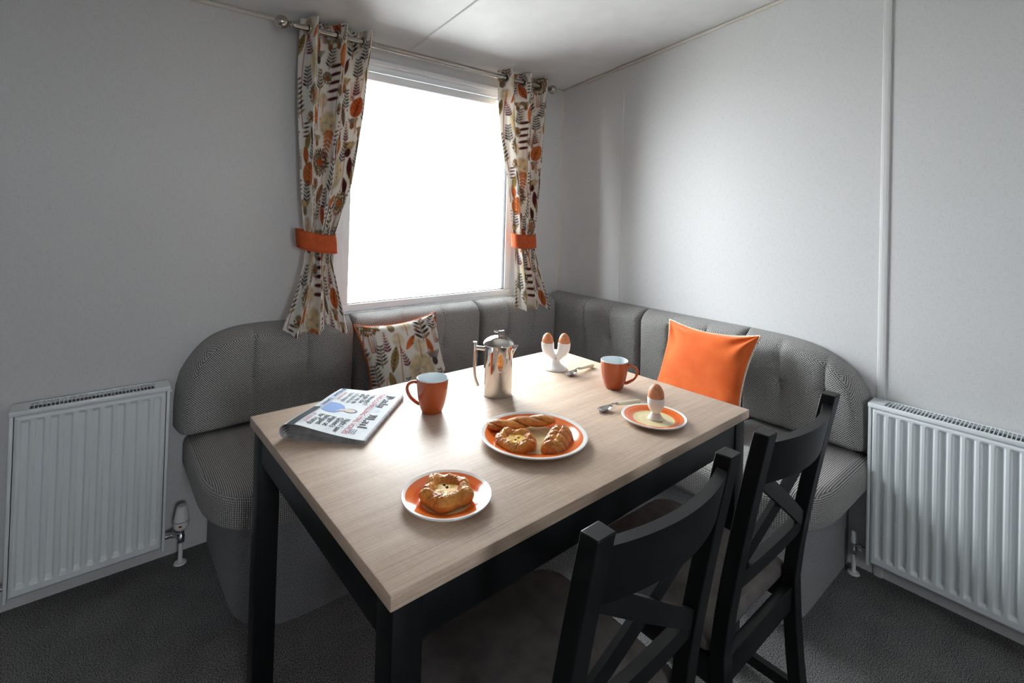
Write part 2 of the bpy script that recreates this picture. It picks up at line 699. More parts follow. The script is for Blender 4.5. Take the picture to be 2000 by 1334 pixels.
def paint(mask, col, var=0.25):
    global CAN
    a = np.clip(mask, 0, 1)[..., None]
    c = np.array(lin(col)) * (1 + var * (NZ2 - 0.5) * 2)[..., None]
    CAN = CAN * (1 - a) + c * a


def soft(d, e=RES):
    return np.clip(0.5 - d / (2 * e), 0, 1)


def ell(x, y, a, b, rot, col, var=0.25, e=RES, alpha=1.0):
    u, v = loc(x, y, rot)
    paint(alpha * soft((np.sqrt((u / a) ** 2 + (v / b) ** 2) - 1) * min(a, b), e), col, var)


def stroke(x0, y0, x1, y1, w0, w1, col, bend=0.0):
    L = math.hypot(x1 - x0, y1 - y0)
    u, v = loc((x0 + x1) / 2, (y0 + y1) / 2, math.atan2(y1 - y0, x1 - x0))
    t = np.clip(u / L + 0.5, 0, 1)
    v = v - bend * 4 * t * (1 - t)
    d = np.hypot(np.maximum(np.abs(u) - L / 2, 0), v) - (w0 * (1 - t) + w1 * t)
    paint(soft(d), col, 0.15)


def leaf(x, y, L, W, rot, col, vein=None, pw=0.8):
    u, v = loc(x, y, rot)
    t = u / L
    prof = W * np.sin(PI * np.clip(t, 0, 1)) ** pw
    d = np.where((t > 0) & (t < 1), np.abs(v) - prof, 1)
    m = soft(d, RES)
    paint(m, col, 0.3)
    if vein:
        ph = (t * L - np.abs(v) * 0.9) / (L / 7)
        paint(m * (np.abs(ph % 1 - 0.5) > 0.40) * 0.75, vein, 0)
        paint(m * soft(np.abs(v) - 0.0012), vein, 0)


def round_leaf(x, y, s, rot, col=(206, 124, 68)):
    ell(x, y, s, s * 0.80, rot, col, 0.2)
    u, v = loc(x, y, rot)
    m = soft((np.sqrt((u / s) ** 2 + (v / (s * 0.8)) ** 2) - 1) * s)
    ph = (u - np.abs(v) * 0.8) / (s / 2.6)
    paint(m * (np.abs(ph % 1 - 0.5) > 0.43) * 0.8, (140, 62, 34), 0)
    paint(m * soft(np.abs(v) - 0.0013), (110, 48, 44), 0)


def fern(x, y, L, rot, n, ll, lw, col, col2, ang=1.0):
    c, s = math.cos(rot), math.sin(rot)
    stroke(x, y, x + L * c, y + L * s, 0.0014, 0.0009, col)
    for k in range(n):
        t = (k + 0.7) / n
        px, py = x + L * t * c, y + L * t * s
        f = ll * (1.0 - 0.55 * t)
        for sd in (-1, 1):
            a = rot + sd * ang
            cc = col if (k + (sd > 0)) % 3 else col2
            ell(px + f * 0.55 * math.cos(a), py + f * 0.55 * math.sin(a), f * 0.5, lw * (1 - 0.3 * t), a, cc)


def daisy(x, y, R, col, col2, cen, n=17):
    u, v = loc(x, y)
    r = np.hypot(u, v)
    a = np.arctan2(v, u)
    rr = R * (0.78 + 0.22 * np.abs(np.sin(a * n / 2 + 3 * NZ2)))
    m = soft(r - rr, RES)
    paint(m, col, 0.35)
    paint(m * (np.abs(np.sin(a * n * 0.9)) > 0.83) * 0.8, col2, 0)
    paint(m * ((NZ1 > 0.72) & (r > R * 0.35)), (226, 214, 190), 0)
    paint(soft(r - R * 0.27), cen, 0.2)


def thistle(x, y, s, col, col2):
    u, v = loc(x, y)
    fan = soft(np.maximum(np.abs(u) - (0.35 * s + np.maximum(v, 0) * 0.75), np.maximum(-v - 0.5 * s, v - s * (0.8 + 0.3 * NZ1))))
    paint(fan, col, 0.4)
    ell(x, y - 0.25 * s, 0.42 * s, 0.5 * s, 0, col2, 0.3)


def spike(x, y, L, rot, n, sz, col, col2):
    c, s = math.cos(rot), math.sin(rot)
    stroke(x, y, x + L * c, y + L * s, 0.0012, 0.0008, col)
    for k in range(n):
        t = k / (n - 1)
        f = sz * (1 - 0.7 * t)
        for sd in (-1, 1):
            a = rot + sd * 0.9
            ell(x + L * t * c + f * math.cos(a) * 0.7, y + L * t * s + f * math.sin(a) * 0.7, f * 0.7, f * 0.32, a,
                col if t < 0.55 else col2)


BRN, MAR, ORG, RUS, TAU, BEI, OLI, GRY = (66, 54, 48), (98, 38, 42), (208, 122, 66), (176, 84, 44), (134, 112, 86), (212, 194, 158), (150, 128, 74), (112, 108, 106)
# long stems first
for sx, y0, y1, cc, bd in ((0.03, 0.0, 0.28, RUS, 0.01), (0.12, 0.1, 0.42, RUS, -0.012), (0.20, 0.32, 0.58, ORG, 0.01), (0.29, 0.02, 0.30, RUS, 0.012),
                           (0.37, 0.25, 0.55, RUS, -0.01), (0.41, 0.0, 0.2, ORG, 0.008), (0.08, 0.38, 0.6, MAR, 0.008), (0.245, 0.0, 0.22, TAU, 0.01),
                           (0.335, 0.4, 0.6, ORG, 0.006), (0.16, 0.0, 0.14, RUS, 0.004)):
    stroke(sx, y0, sx + 0.012, y1, 0.0018, 0.0013, cc, bd)
# washes
for x, y, a, b in ((0.10, 0.20, 0.045, 0.052), (0.335, 0.47, 0.045, 0.05), (0.21, 0.02, 0.035, 0.04)):
    ell(x, y, a, b, 0, BEI, 0.25, 0.006)
    u, v = loc(x, y - 0.012)
    paint(soft(np.hypot(u / 0.9, v) - 0.028) * (NZ1 > 0.75) * 0.7, (118, 128, 138), 0)
round_leaf(0.055, 0.46, 0.036, 1.45)
round_leaf(0.275, 0.235, 0.040, 1.65)
round_leaf(0.405, 0.085, 0.032, 1.3, (200, 112, 60))
round_leaf(0.135, 0.045, 0.032, 1.75, (208, 120, 66))
round_leaf(0.325, 0.555, 0.034, 1.2)
fern(0.13, 0.285, 0.125, 1.5, 8, 0.034, 0.0052, BRN, TAU)
fern(0.37, 0.245, 0.115, 1.7, 8, 0.030, 0.0046, BRN, BEI)
fern(0.245, 0.40, 0.11, 1.45, 7, 0.034, 0.0048, (64, 52, 50), TAU)
fern(0.015, 0.03, 0.12, 1.6, 8, 0.030, 0.0044, BRN, OLI)
daisy(0.18, 0.50, 0.046, TAU, BRN, RUS)
daisy(0.40, 0.375, 0.042, (150, 128, 98), BRN, ORG)
daisy(0.09, 0.10, 0.038, (146, 122, 92), BRN, RUS)
thistle(0.285, 0.36, 0.030, (160, 150, 138), GRY)
thistle(0.03, 0.355, 0.028, (176, 150, 108), TAU)
thistle(0.34, 0.15, 0.030, (186, 160, 116), (150, 100, 64))
thistle(0.155, 0.225, 0.026, (150, 142, 132), (86, 78, 74))
thistle(0.395, 0.545, 0.030, (190, 168, 130), MAR)
spike(0.22, 0.60, 0.11, -1.75, 9, 0.019, (196, 120, 70), (110, 44, 56))
spike(0.315, 0.02, 0.10, 1.45, 9, 0.015, (120, 48, 58), (170, 100, 80))
spike(0.125, 0.56, 0.10, 1.75, 8, 0.017, MAR, RUS)
for k in range(5):   # maroon rungs
    ell(0.225 + 0.002 * k, 0.10 + 0.026 * k, 0.024, 0.0058, 0.1, (92, 38, 44))
leaf(0.31, 0.335, 0.085, 0.012, 0.9, (208, 112, 56))
leaf(0.0, 0.21, 0.085, 0.013, 1.2, OLI, BRN)
leaf(0.235, 0.30, 0.075, 0.013, 2.0, (190, 100, 52), MAR)
leaf(0.36, 0.02, 0.08, 0.012, 1.9, TAU, BRN)
leaf(0.17, 0.37, 0.07, 0.015, 1.1, (160, 118, 82), MAR)
leaf(0.42, 0.45, 0.075, 0.012, 1.75, MAR)
leaf(0.06, 0.27, 0.06, 0.010, 0.8, (206, 106, 54))
leaf(0.30, 0.53, 0.075, 0.014, 1.3, OLI, (96, 78, 46))
for k in range(46):   # buds and specks
    x, y = _rng.random() * TW, _rng.random() * TH
    ell(x, y, 0.0042, 0.0022, _rng.random() * 3, [MAR, RUS, BRN, ORG][k % 4])


# fill the emptiest places with further sprigs
for k in range(64):
    ink = (np.abs(CAN - np.array(lin((235, 231, 224)))).sum(-1) > 0.12)[::4, ::4].astype(float)
    f_ = np.fft.rfft2(ink)
    yy_, xx_ = np.meshgrid(np.arange(ink.shape[1]), np.arange(ink.shape[0]))
    dd_ = np.hypot(np.minimum(xx_, ink.shape[0] - xx_), np.minimum(yy_, ink.shape[1] - yy_)) * RES * 4
    ker = np.exp(-(dd_ / 0.020) ** 2)
    cov = np.fft.irfft2(f_ * np.fft.rfft2(ker), s=ink.shape)
    i_, j_ = np.unravel_index(np.argmin(cov + _rng.random(cov.shape) * 0.05 * cov.mean()), cov.shape)
    x, y = i_ * 4 * RES, j_ * 4 * RES
    q = k % 10
    rr_ = _rng.random()
    if q in (0, 5):
        leaf(x, y - 0.028, 0.058, 0.0105, 1.2 + 0.8 * rr_, [OLI, TAU, (196, 106, 56), MAR][k % 4], BRN if k % 2 else None)
    elif q in (1, 6):
        fern(x, y - 0.032, 0.066, 1.3 + 0.5 * rr_, 6, 0.022, 0.0036, BRN, TAU)
    elif q == 2:
        thistle(x, y, 0.021, [(168, 150, 122), (150, 142, 132)][k % 2], [(150, 100, 64), GRY][k % 2])
    elif q == 3:
        spike(x, y - 0.03, 0.06, 1.5 + 0.3 * rr_, 7, 0.011, [(196, 120, 70), (112, 44, 54)][k % 2], RUS)
    elif q == 4:
        daisy(x, y, 0.021, (150, 128, 98), BRN, RUS, 13)
    elif q == 7:
        ell(x, y, 0.020, 0.024, 0, BEI, 0.25, 0.004, 0.8)
        stroke(x, y - 0.04, x + 0.004, y + 0.02, 0.0014, 0.001, RUS)
    elif q == 8:
        for t_ in range(4):
            stroke(x + 0.004 * t_ - 0.006, y - 0.035, x + 0.007 * t_ - 0.010, y + 0.025, 0.0016, 0.0006, [RUS, ORG, MAR, TAU][t_])
    else:
        for t_ in range(4):
            ell(x + 0.001 * t_, y - 0.02 + 0.013 * t_, 0.011, 0.0032, 0.1, (96, 40, 46))


PSC = 1.4


def sample_print(u, v):
    u, v = np.asarray(u) / PSC, np.asarray(v) / PSC
    x = (np.asarray(u) % TW) / RES - 0.5
    y = (np.asarray(v) % TH) / RES - 0.5
    i, j = np.floor(x).astype(int), np.floor(y).astype(int)
    fx, fy = (x - i)[..., None], (y - j)[..., None]
    g = lambda a, b: CAN[a % _nx, b % _ny]
    return (g(i, j) * (1 - fx) + g(i + 1, j) * fx) * (1 - fy) + (g(i, j + 1) * (1 - fx) + g(i + 1, j + 1) * fx) * fy


# ------------------------------------------------------------------ room shell
def struct(o):
    o['kind'] = 'structure'
    return o


struct(box('floor', XL - 0.1, 0.1, YB - 0.1, 0.1, -0.06, 0.0, M['carpet']))


def wall_with_hole(name, axis, a0, a1, z1, h, t0, t1, hmat):
    bm = bmesh.new()
    (x0, x1, z0, zz) = h
    for (p, q, r, s) in ((a0, x0, 0, z1), (x1, a1, 0, z1), (x0, x1, 0, z0), (x0, x1, zz, z1)):
        if axis == 0:
            add_box(bm, p, q, t0, t1, r, s)
        else:
            add_box(bm, t0, t1, p, q, r, s)
    return struct(from_bm(name, bm, hmat))


HT = 2.6
wall_with_hole('wall_window', 0, XL - 0.1, 0.1, HC + 0.03, (WX0, WX1, WZ0, WZ1), 0.0, 0.08, M['wall'])
struct(box('wall_right', 0.0, 0.08, YB - 0.1, 0.0, 0, HT, M['wall']))
struct(box('wall_left', XL - 0.08, XL, YB - 0.1, 0.0, 0, HT, M['wall']))
wall_with_hole('wall_rear', 0, XL, 0.0, HT, (E0, E1, EB, EB + EZ), YB - 0.08, YB, M['wall'])
struct(box('ground', -30, 30, -30, 30, -0.75, -0.65, M['gravel']))


def zc(y):
    return HC - KC * y if y > RIDGE else HC - KC * RIDGE - KC * (RIDGE - y)


ys = [0.0, RIDGE, YB]
vv = []
for y in ys:
    for x in (XL - 0.02, 0.02):
        vv.append((x, y - (0.02 if y == YB else 0) + (0.02 if y == 0 else 0), zc(y)))
n0 = len(vv)
vv += [(a, b, c + 0.06) for a, b, c in vv]
ff = [(0, 1, 3, 2), (2, 3, 5, 4), (6, 8, 9, 7), (8, 10, 11, 9), (0, 6, 7, 1), (4, 5, 11, 10), (0, 2, 8, 6), (2, 4, 10, 8), (1, 7, 9, 3), (3, 9, 11, 5)]
struct(mk('ceiling', vv, ff, M['ceiling']))


def strip(name, p, q, n1, n2, a, b, m, bev=0.0):
    """a bar from p to q with half-width a along n1 and thickness b along n2"""
    p, q, n1, n2 = Vector(p), Vector(q), Vector(n1), Vector(n2)
    prof = [(-a, 0), (-a * 0.8, b * 0.8), (-a * 0.3, b), (a * 0.3, b), (a * 0.8, b * 0.8), (a, 0)]
    V = [e + n1 * s + n2 * t for e in (p, q) for s, t in prof]
    k = len(prof)
    F = [(i, (i + 1) % k, k + (i + 1) % k, k + i) for i in range(k)] + [tuple(range(k - 1, -1, -1)), tuple(range(k, 2 * k))]
    return struct(mk(name, V, F, m))


cl = math.hypot(1, KC)
cn = (0, -KC / cl, -1 / cl)
ct = (0, -1 / cl, KC / cl)
strip('trim_1', (XL, -0.003, HC - 0.009), (-0.003, -0.003, HC - 0.009), (0, 0, 1), (0, -1, 0), 0.008, 0.006, M['trim'])
strip('trim_2', (-0.003, -0.01, zc(-0.01) - 0.009), (-0.003, RIDGE, zc(RIDGE) - 0.009), (0, 0, 1), (-1, 0, 0), 0.008, 0.006, M['trim'])
strip('trim_3', (-0.001, -0.001, 0.0), (-0.001, -0.001, HC - 0.012), (0.7071, -0.7071, 0), (-0.7071, -0.7071, 0), 0.006, 0.006, M['trim'])
strip('trim_4', (-0.0, -0.484, 0.0), (-0.0, -0.484, zc(-0.484) - 0.015), (0, 1, 0), (-1, 0, 0), 0.005, 0.002, M['batten'])
strip('trim_5', (-0.0, -1.729, 0.0), (-0.0, -1.729, zc(-1.729) - 0.015), (0, 1, 0), (-1, 0, 0), 0.015, 0.007, M['batten'])
strip('trim_6', (-1.113, -0.02, zc(-0.02)), (-1.113, RIDGE, zc(RIDGE)), (1, 0, 0), cn, 0.019, 0.004, M['ceiling'])

# window: fixed frame, sash, glazing beads, pane
win = struct(empty('window_1', ((WX0 + WX1) / 2, 0.03, WZ0)))
WO = Vector(((WX0 + WX1) / 2, 0.03, WZ0))


def wbox(name, x0, x1, y0, y1, z0, z1, m, par, bev=0.003):
    o = box(name, x0 - WO.x, x1 - WO.x, y0 - WO.y, y1 - WO.y, z0 - WO.z, z1 - WO.z, m, par, bev)
    return o


fw = 0.030
wbox('window_sill', WX0 - 0.012, WX1 + 0.012, -0.012, 0.066, WZ0 - 0.012, WZ0 + 0.020, M['upvc'], win, 0.004)
wbox('frame_head', WX0 - 0.012, WX1 + 0.012, -0.010, 0.070, WZ1 - 0.010, WZ1 + 0.012, M['upvc'], win)
wbox('frame_jamb', WX0 - 0.012, WX0 + fw, -0.010, 0.070, WZ0 + 0.02, WZ1 - 0.010, M['upvc'], win)
wbox('frame_jamb', WX1 - fw, WX1 + 0.012, -0.010, 0.070, WZ0 + 0.02, WZ1 - 0.010, M['upvc'], win)
sx0, sx1, sz0, sz1 = WX0 + fw, WX1 - fw, WZ0 + 0.02, WZ1 - 0.010
wbox('sash_rail', sx0, sx1, 0.018, 0.066, sz0, sz0 + 0.034, M['upvc'], win, 0.005)
tr = wbox('sash_rail', sx0, sx1, 0.018, 0.066, sz1 - 0.034, sz1, M['upvc'], win, 0.005)
wbox('top_ledge', sx0, sx1 - 0.16, -0.004, 0.030, sz1 - 0.082, sz1 - 0.040, M['upvc'], win, 0.008)
wbox('sash_stile', sx0, sx0 + 0.045, 0.018, 0.066, sz0 + 0.034, sz1 - 0.034, M['upvc'], win, 0.005)
wbox('sash_stile', sx1 - 0.045, sx1, 0.018, 0.066, sz0 + 0.034, sz1 - 0.034, M['upvc'], win, 0.005)
for a in ((sx0 + 0.045, sx1 - 0.045, sz0 + 0.034, sz0 + 0.037), (sx0 + 0.045, sx1 - 0.045, sz1 - 0.037, sz1 - 0.034),
          (sx0 + 0.045, sx0 + 0.048, sz0 + 0.034, sz1 - 0.034), (sx1 - 0.048, sx1 - 0.045, sz0 + 0.034, sz1 - 0.034)):
    wbox('gasket', a[0], a[1], 0.030, 0.052, a[2], a[3], M['gasket'], win, 0)
wbox('pane', sx0 + 0.04, sx1 - 0.04, 0.039, 0.043, sz0 + 0.03, sz1 - 0.03, M['glass'], win, 0)

rw = struct(empty('added_fill_window', ((E0 + E1) / 2, YB - 0.04, EB)))  # invented window, out of view, added to let in fill daylight
he_ = (E1 - E0) / 2
for (n_, x0, x1, z0, z1) in (('frame_jamb', -he_, -he_ + 0.05, 0, EZ), ('frame_jamb', he_ - 0.05, he_, 0, EZ), ('frame_head', -he_ + 0.05, he_ - 0.05, EZ - 0.05, EZ),
                             ('window_sill', -he_ + 0.05, he_ - 0.05, 0, 0.05)):
    box(n_, x0, x1, -0.03, 0.03, z0, z1, M['upvc'], rw, 0.004)
box('pane', -he_ + 0.04, he_ - 0.04, -0.003, 0.003, 0.04, EZ - 0.04, M['glass'], rw)

# ------------------------------------------------------------------ corner bench
def rounded_poly(pts, rads, n=10):
    out = []
    k = len(pts)
    for i in range(k):
        p, a, b = Vector((*pts[i], 0)), Vector((*pts[i - 1], 0)), Vector((*pts[(i + 1) % k], 0))
        r = rads[i]
        if r <= 0:
            out.append((p.x, p.y))
            continue
        da, db = (a - p).normalized(), (b - p).normalized()
        for s in range(n + 1):
            t = s / n
            q = p + da * r * (1 - t) ** 2 + db * r * t ** 2   # quadratic corner
            out.append((q.x, q.y))
    return out


def densify(poly, step=0.04):
    out = []
    for i, p in enumerate(poly):
        q = poly[(i + 1) % len(poly)]
        L = math.hypot(q[0] - p[0], q[1] - p[1])
        n = max(1, int(L / step))
        for k in range(n):
            t = k / n
            out.append((p[0] + (q[0] - p[0]) * t, p[1] + (q[1] - p[1]) * t))
    return out


def inset(poly, d):
    """inward offset of a counter-clockwise polygon"""
    n = len(poly)
    out = []
    for i in range(n):
        p, a, b = poly[i], poly[i - 1], poly[(i + 1) % n]
        t1 = Vector((p[0] - a[0], p[1] - a[1])).normalized()
        t2 = Vector((b[0] - p[0], b[1] - p[1])).normalized()
        nn = Vector((-(t1.y + t2.y), t1.x + t2.x))
        if nn.length < 1e-6: nn = Vector((-t1.y, t1.x))
        nn.normalize()
        c = max(0.5, nn.dot(Vector((-t1.y, t1.x))))
        out.append((p[0] + nn.x * d / c, p[1] + nn.y * d / c))
    return out


def sharp_inset(pts, d):
    n = len(pts)
    out = []
    for i in range(n):
        p, a, b = Vector(pts[i]), Vector(pts[i - 1]), Vector(pts[(i + 1) % n])
        t1, t2 = (p - a).normalized(), (b - p).normalized()
        n1, n2 = Vector((-t1.y, t1.x)), Vector((-t2.y, t2.x))
        k = 1 + n1.dot(n2)
        out.append(tuple(p + (n1 + n2) * (d / k)))
    return out


def cushion(name, pr, z0, z1, rt, rb, m, crown=0.008, parent=None, swap=False):
    """soft slab over a rounded outline; pr = (corner points counter-clockwise, corner sizes)"""
    pts, rads = pr
    rings = []
    for k in range(6):
        a = PI / 2 * k / 5
        rings.append((rb * (1 - math.sin(a)), z0 + rb * (1 - math.cos(a))))
    for k in range(9):
        a = PI / 2 * k / 8
        rings.append((rt * (1 - math.cos(a)), z1 - rt * (1 - math.sin(a)) - crown))
    for q in (0.25, 0.5, 0.75, 1.0):
        rings.append((rt + 0.10 * q, z1 - crown * (1 - q) ** 2))
    V, F = [], []
    E_ = 12
    for d, z in rings:
        rp = []
        ins = sharp_inset(pts, d)
        rr = [max(0.0006, r - d * 0.6) for r in rads]
        n = len(ins)
        for i in range(n):
            p_, a_, b_ = Vector(ins[i]), Vector(ins[i - 1]), Vector(ins[(i + 1) % n])
            da_, dc_ = (a_ - p_).normalized(), (b_ - p_).normalized()
            for s_ in range(9):
                t = s_ / 8
                rp.append(p_ + da_ * rr[i] * (1 - t) ** 2 + dc_ * rr[i] * t ** 2)
            e0, e1 = p_ + dc_ * rr[i], b_ - dc_ * rr[(i + 1) % n]
            for s_ in range(1, E_):
                rp.append(e0 + (e1 - e0) * s_ / E_)
        V += [(q.x, q.y, z) for q in rp]
        n = len(rp)
    for k in range(len(rings) - 1):
        for i in range(n):
            j = (i + 1) % n
            F.append((k * n + i, k * n + j, (k + 1) * n + j, (k + 1) * n + i))
    F.append(tuple(range(n - 1, -1, -1)))
    F.append(tuple((len(rings) - 1) * n + i for i in range(n)))
    c = Vector((sum(p[0] for p in pts) / len(pts), sum(p[1] for p in pts) / len(pts), z0))
    o = mk(name, [Vector(v) - c for v in V], F, m, parent)
    o.location = c
    smooth_by_angle(o, 60)
    box_uv(o, swap)
    return o


SZ0, SZ1 = 0.335, 0.468
YF, XF = -0.640, -0.645   # cushion fronts
base_poly = rounded_poly([(-1.958, -0.004), (-1.958, -0.600), (-0.605, -0.600), (-0.605, -1.632), (-0.004, -1.632), (-0.004, -0.004)],
                         [0, 0.20, 0.02, 0.20, 0, 0], 12)


def prism(name, poly, z0, z1, m):
    V = [(x, y, z0) for x, y in poly] + [(x, y, z1) for x, y in poly]
    n = len(poly)
    F = [(i, (i + 1) % n, n + (i + 1) % n, n + i) for i in range(n)] + [tuple(range(n - 1, -1, -1)), tuple(range(n, 2 * n))]
    bm = bmesh.new()
    bv = [bm.verts.new(v) for v in V]
    for f in F:
        bm.faces.new([bv[i] for i in f])
    o = from_bm(name, bm, m)
    smooth_by_angle(o, 50)
    return o


bb = prism('bench_base', base_poly, 0.0, SZ0 - 0.001, M['base_fabric'])
box_uv(bb)
tag(bb, 'grey fabric-covered base of the L-shaped corner bench, standing on the carpet', 'bench')
g = 0.002
SG = 'seat cushions of the corner bench'
seats = [
    (([(-2.052, -0.004), (-2.052, YF), (-1.41 - g, YF), (-1.41 - g, -0.004)], [0.02, 0.27, 0.012, 0.012]),
     'grey ribbed seat cushion with rounded end beside the narrow radiator'),
    (([(-1.41 + g, -0.004), (-1.41 + g, YF), (-0.70 - g, YF), (-0.70 - g, -0.004)], [0.012] * 4),
     'grey ribbed seat cushion under the floral pillow, below the window'),
    (([(-0.70 + g, -0.004), (-0.70 + g, -0.708 + g), (-0.004, -0.708 + g), (-0.004, -0.004)], [0.012] * 4),
     'grey ribbed seat cushion in the corner of the two walls'),
    (([(XF, -0.708 - g), (XF, -1.24 + g), (-0.004, -1.24 + g), (-0.004, -0.708 - g)], [0.012] * 4),
     'grey ribbed seat cushion under the orange velvet pillow'),
    (([(XF, -1.24 - g), (XF, -1.712), (-0.004, -1.712), (-0.004, -1.24 - g)], [0.012, 0.27, 0.02, 0.012]),
     'grey ribbed seat cushion with rounded end beside the wide radiator'),
]
for k, (poly, lab) in enumerate(seats):
    tag(cushion('seat_cushion', poly, SZ0, SZ1, 0.042, 0.02, M['seat_fabric'], 0.008, None, k > 2), lab, 'seat cushion', SG)


def back_panel(axis, s0, s1, seams, label, end=0, dmax=0.115):
    """tufted back cushion. axis 'x': on the window wall, s = x; axis 'y': on the right wall, s = y. end: -1 / 1 rounded at s0 / s1"""
    zb, zt = SZ1 - 0.002, 0.850
    n = int((s1 - s0) / 0.0085)
    m = 54
    S = np.linspace(s0, s1, n)
    if end:
        # denser towards the rounded end
        q = np.linspace(0, 1, n)
        q = q ** 1.5 if end < 0 else 1 - (1 - q) ** 1.5
        S = s0 + (s1 - s0) * q
    T = np.linspace(0, 1, m)
    T = 1 - (1 - T) ** 1.4
    top = np.full(n, zt)
    if end:
        de = (S - s0) if end < 0 else (s1 - S)
        px = np.array([0, 0.004, 0.017, 0.055, 0.112, 0.198, 0.30, 0.45])
        pz = np.array([0.585, 0.645, 0.700, 0.768, 0.823, 0.850, 0.855, 0.850])
        pz = pz if axis == 'x' else np.array([0.585, 0.64, 0.695, 0.750, 0.797, 0.832, 0.846, 0.850])
        top = np.interp(de, px, pz)
        k = np.ones(9) / 9
        top = np.where(de > 0.03, np.convolve(np.pad(top, 4, mode='edge'), k, 'valid'), top)
    bot = np.full(n, zb)
    if end:
        bot = bot + 0.03 * np.clip(1 - de / 0.03, 0, 1) ** 2
    Z = bot[:, None] + (top - bot)[:, None] * T[None, :]
    slope = np.gradient(top, S)
    dt = (top[:, None] - Z) / np.sqrt(1 + np.clip(slope, -30, 30) ** 2)[:, None]
    db = Z - bot[:, None]
    ga = lambda d, r: np.sqrt(np.clip(1 - (1 - np.clip(d / r, 0, 1)) ** 2, 0, 1))
    f = ga(dt, 0.065) * ga(db, 0.035)
    d0, d1 = (S - s0)[:, None], (s1 - S)[:, None]
    f = f * (ga(d0, 0.06 if end < 0 else 0.022) if end < 0 else (0.35 + 0.65 * ga(d0, 0.022)))
    f = f * (ga(d1, 0.06) if end > 0 else (0.35 + 0.65 * ga(d1, 0.022)))
    D = 0.016 + (dmax - 0.016) * f
    edges = [s0] + list(seams) + [s1]
    puff = np.zeros(n)
    for a, b in zip(edges[:-1], edges[1:]):
        tt = np.clip((S - a) / (b - a), 0, 1)
        puff = np.where((S >= a) & (S <= b), 4 * tt * (1 - tt), puff)
    amp = 0.5 + 0.5 * np.clip((Z - 0.60) / 0.2, 0, 1)
    D = D + f * 0.016 * (puff[:, None] ** 0.6) * amp
    ZB = 0.663
    for s in seams:
        r2_ = (S[:, None] - s) ** 2 + (Z - ZB) ** 2
        D = D - 0.016 * np.exp(-r2_ / (2 * 0.016 ** 2)) * f
        D = D - f * 0.0085 * np.exp(-(S[:, None] - s) ** 2 / (2 * 0.0050 ** 2)) * np.clip((Z - 0.56) / 0.1, 0.25, 1)
    sc = (s0 + s1) / 2
    V = []
    for i in range(n):
        for j in range(m):
            p = (S[i] - sc, -D[i, j], Z[i, j] - zb) if axis == 'x' else (-D[i, j], S[i] - sc, Z[i, j] - zb)
            V.append(p)
    F = grid_faces(n, m, 0, axis == 'y')
    # flat back
    k = len(V)
    bd = [(i, 0) for i in range(n)] + [(n - 1, j) for j in range(1, m)] + [(i, m - 1) for i in range(n - 2, -1, -1)] + [(0, j) for j in range(m - 2, 0, -1)]
    for i, j in bd:
        V.append((S[i] - sc, -0.004, Z[i, j] - zb) if axis == 'x' else (-0.004, S[i] - sc, Z[i, j] - zb))
    L = len(bd)
    for q in range(L):
        a, b = bd[q], bd[(q + 1) % L]
        F.append((a[0] * m + a[1], k + q, k + (q + 1) % L, b[0] * m + b[1]))
    F.append(tuple(k + q for q in range(L)))
    root = empty('back_cushion', (sc, 0, zb) if axis == 'x' else (0, sc, zb))
    bm = bmesh.new()
    bv = [bm.verts.new(v) for v in V]
    for q in F:
        try:
            bm.faces.new([bv[i] for i in q])
        except ValueError:
            pass
    o = from_bm('pad', bm, M['back_fabric'], root)
    smooth_by_angle(o, 60)
    box_uv(o)
    for s in seams:
        i = int(np.argmin(abs(S - s)))
        j = int(np.argmin(abs(Z[i] - ZB)))
        d = D[i, j]
        V2, F2 = lathe_data([(0, 0.006), (0.006, 0.0055), (0.0095, 0.003), (0.0105, 0), (0.009, -0.003)], 16)
        V2 = [((s - sc) + a, -d - c + 0.001, ZB - zb + b) if axis == 'x' else (-d - c + 0.001, (s - sc) + a, ZB - zb + b) for a, b, c in V2]
        bo = mk('button', V2, F2, M['back_fabric'], root, True)
        box_uv(bo)
    tag(root, label, 'back cushion', 'buttoned back cushions of the corner bench')
    return root


back_panel('x', -2.086, -1.412, (-1.83, -1.62), 'grey tweed back cushion with rounded end behind the newspaper end of the table', -1)
back_panel('x', -1.408, -0.703, (-1.17, -0.94), 'grey tweed back cushion under the window, behind the floral pillow')
back_panel('x', -0.699, -0.128, (-0.51, -0.32), 'grey tweed back cushion below the far curtain, next to the corner')
back_panel('y', -0.704, -0.004, (-0.51, -0.325), 'grey tweed back cushion on the plain wall, next to the corner')
back_panel('y', -1.238, -0.708, (-1.075, -0.885), 'grey tweed back cushion behind the orange velvet pillow')
back_panel('y', -1.711, -1.242, (-1.57, -1.405), 'grey tweed back cushion with rounded end beside the wide radiator', -1)


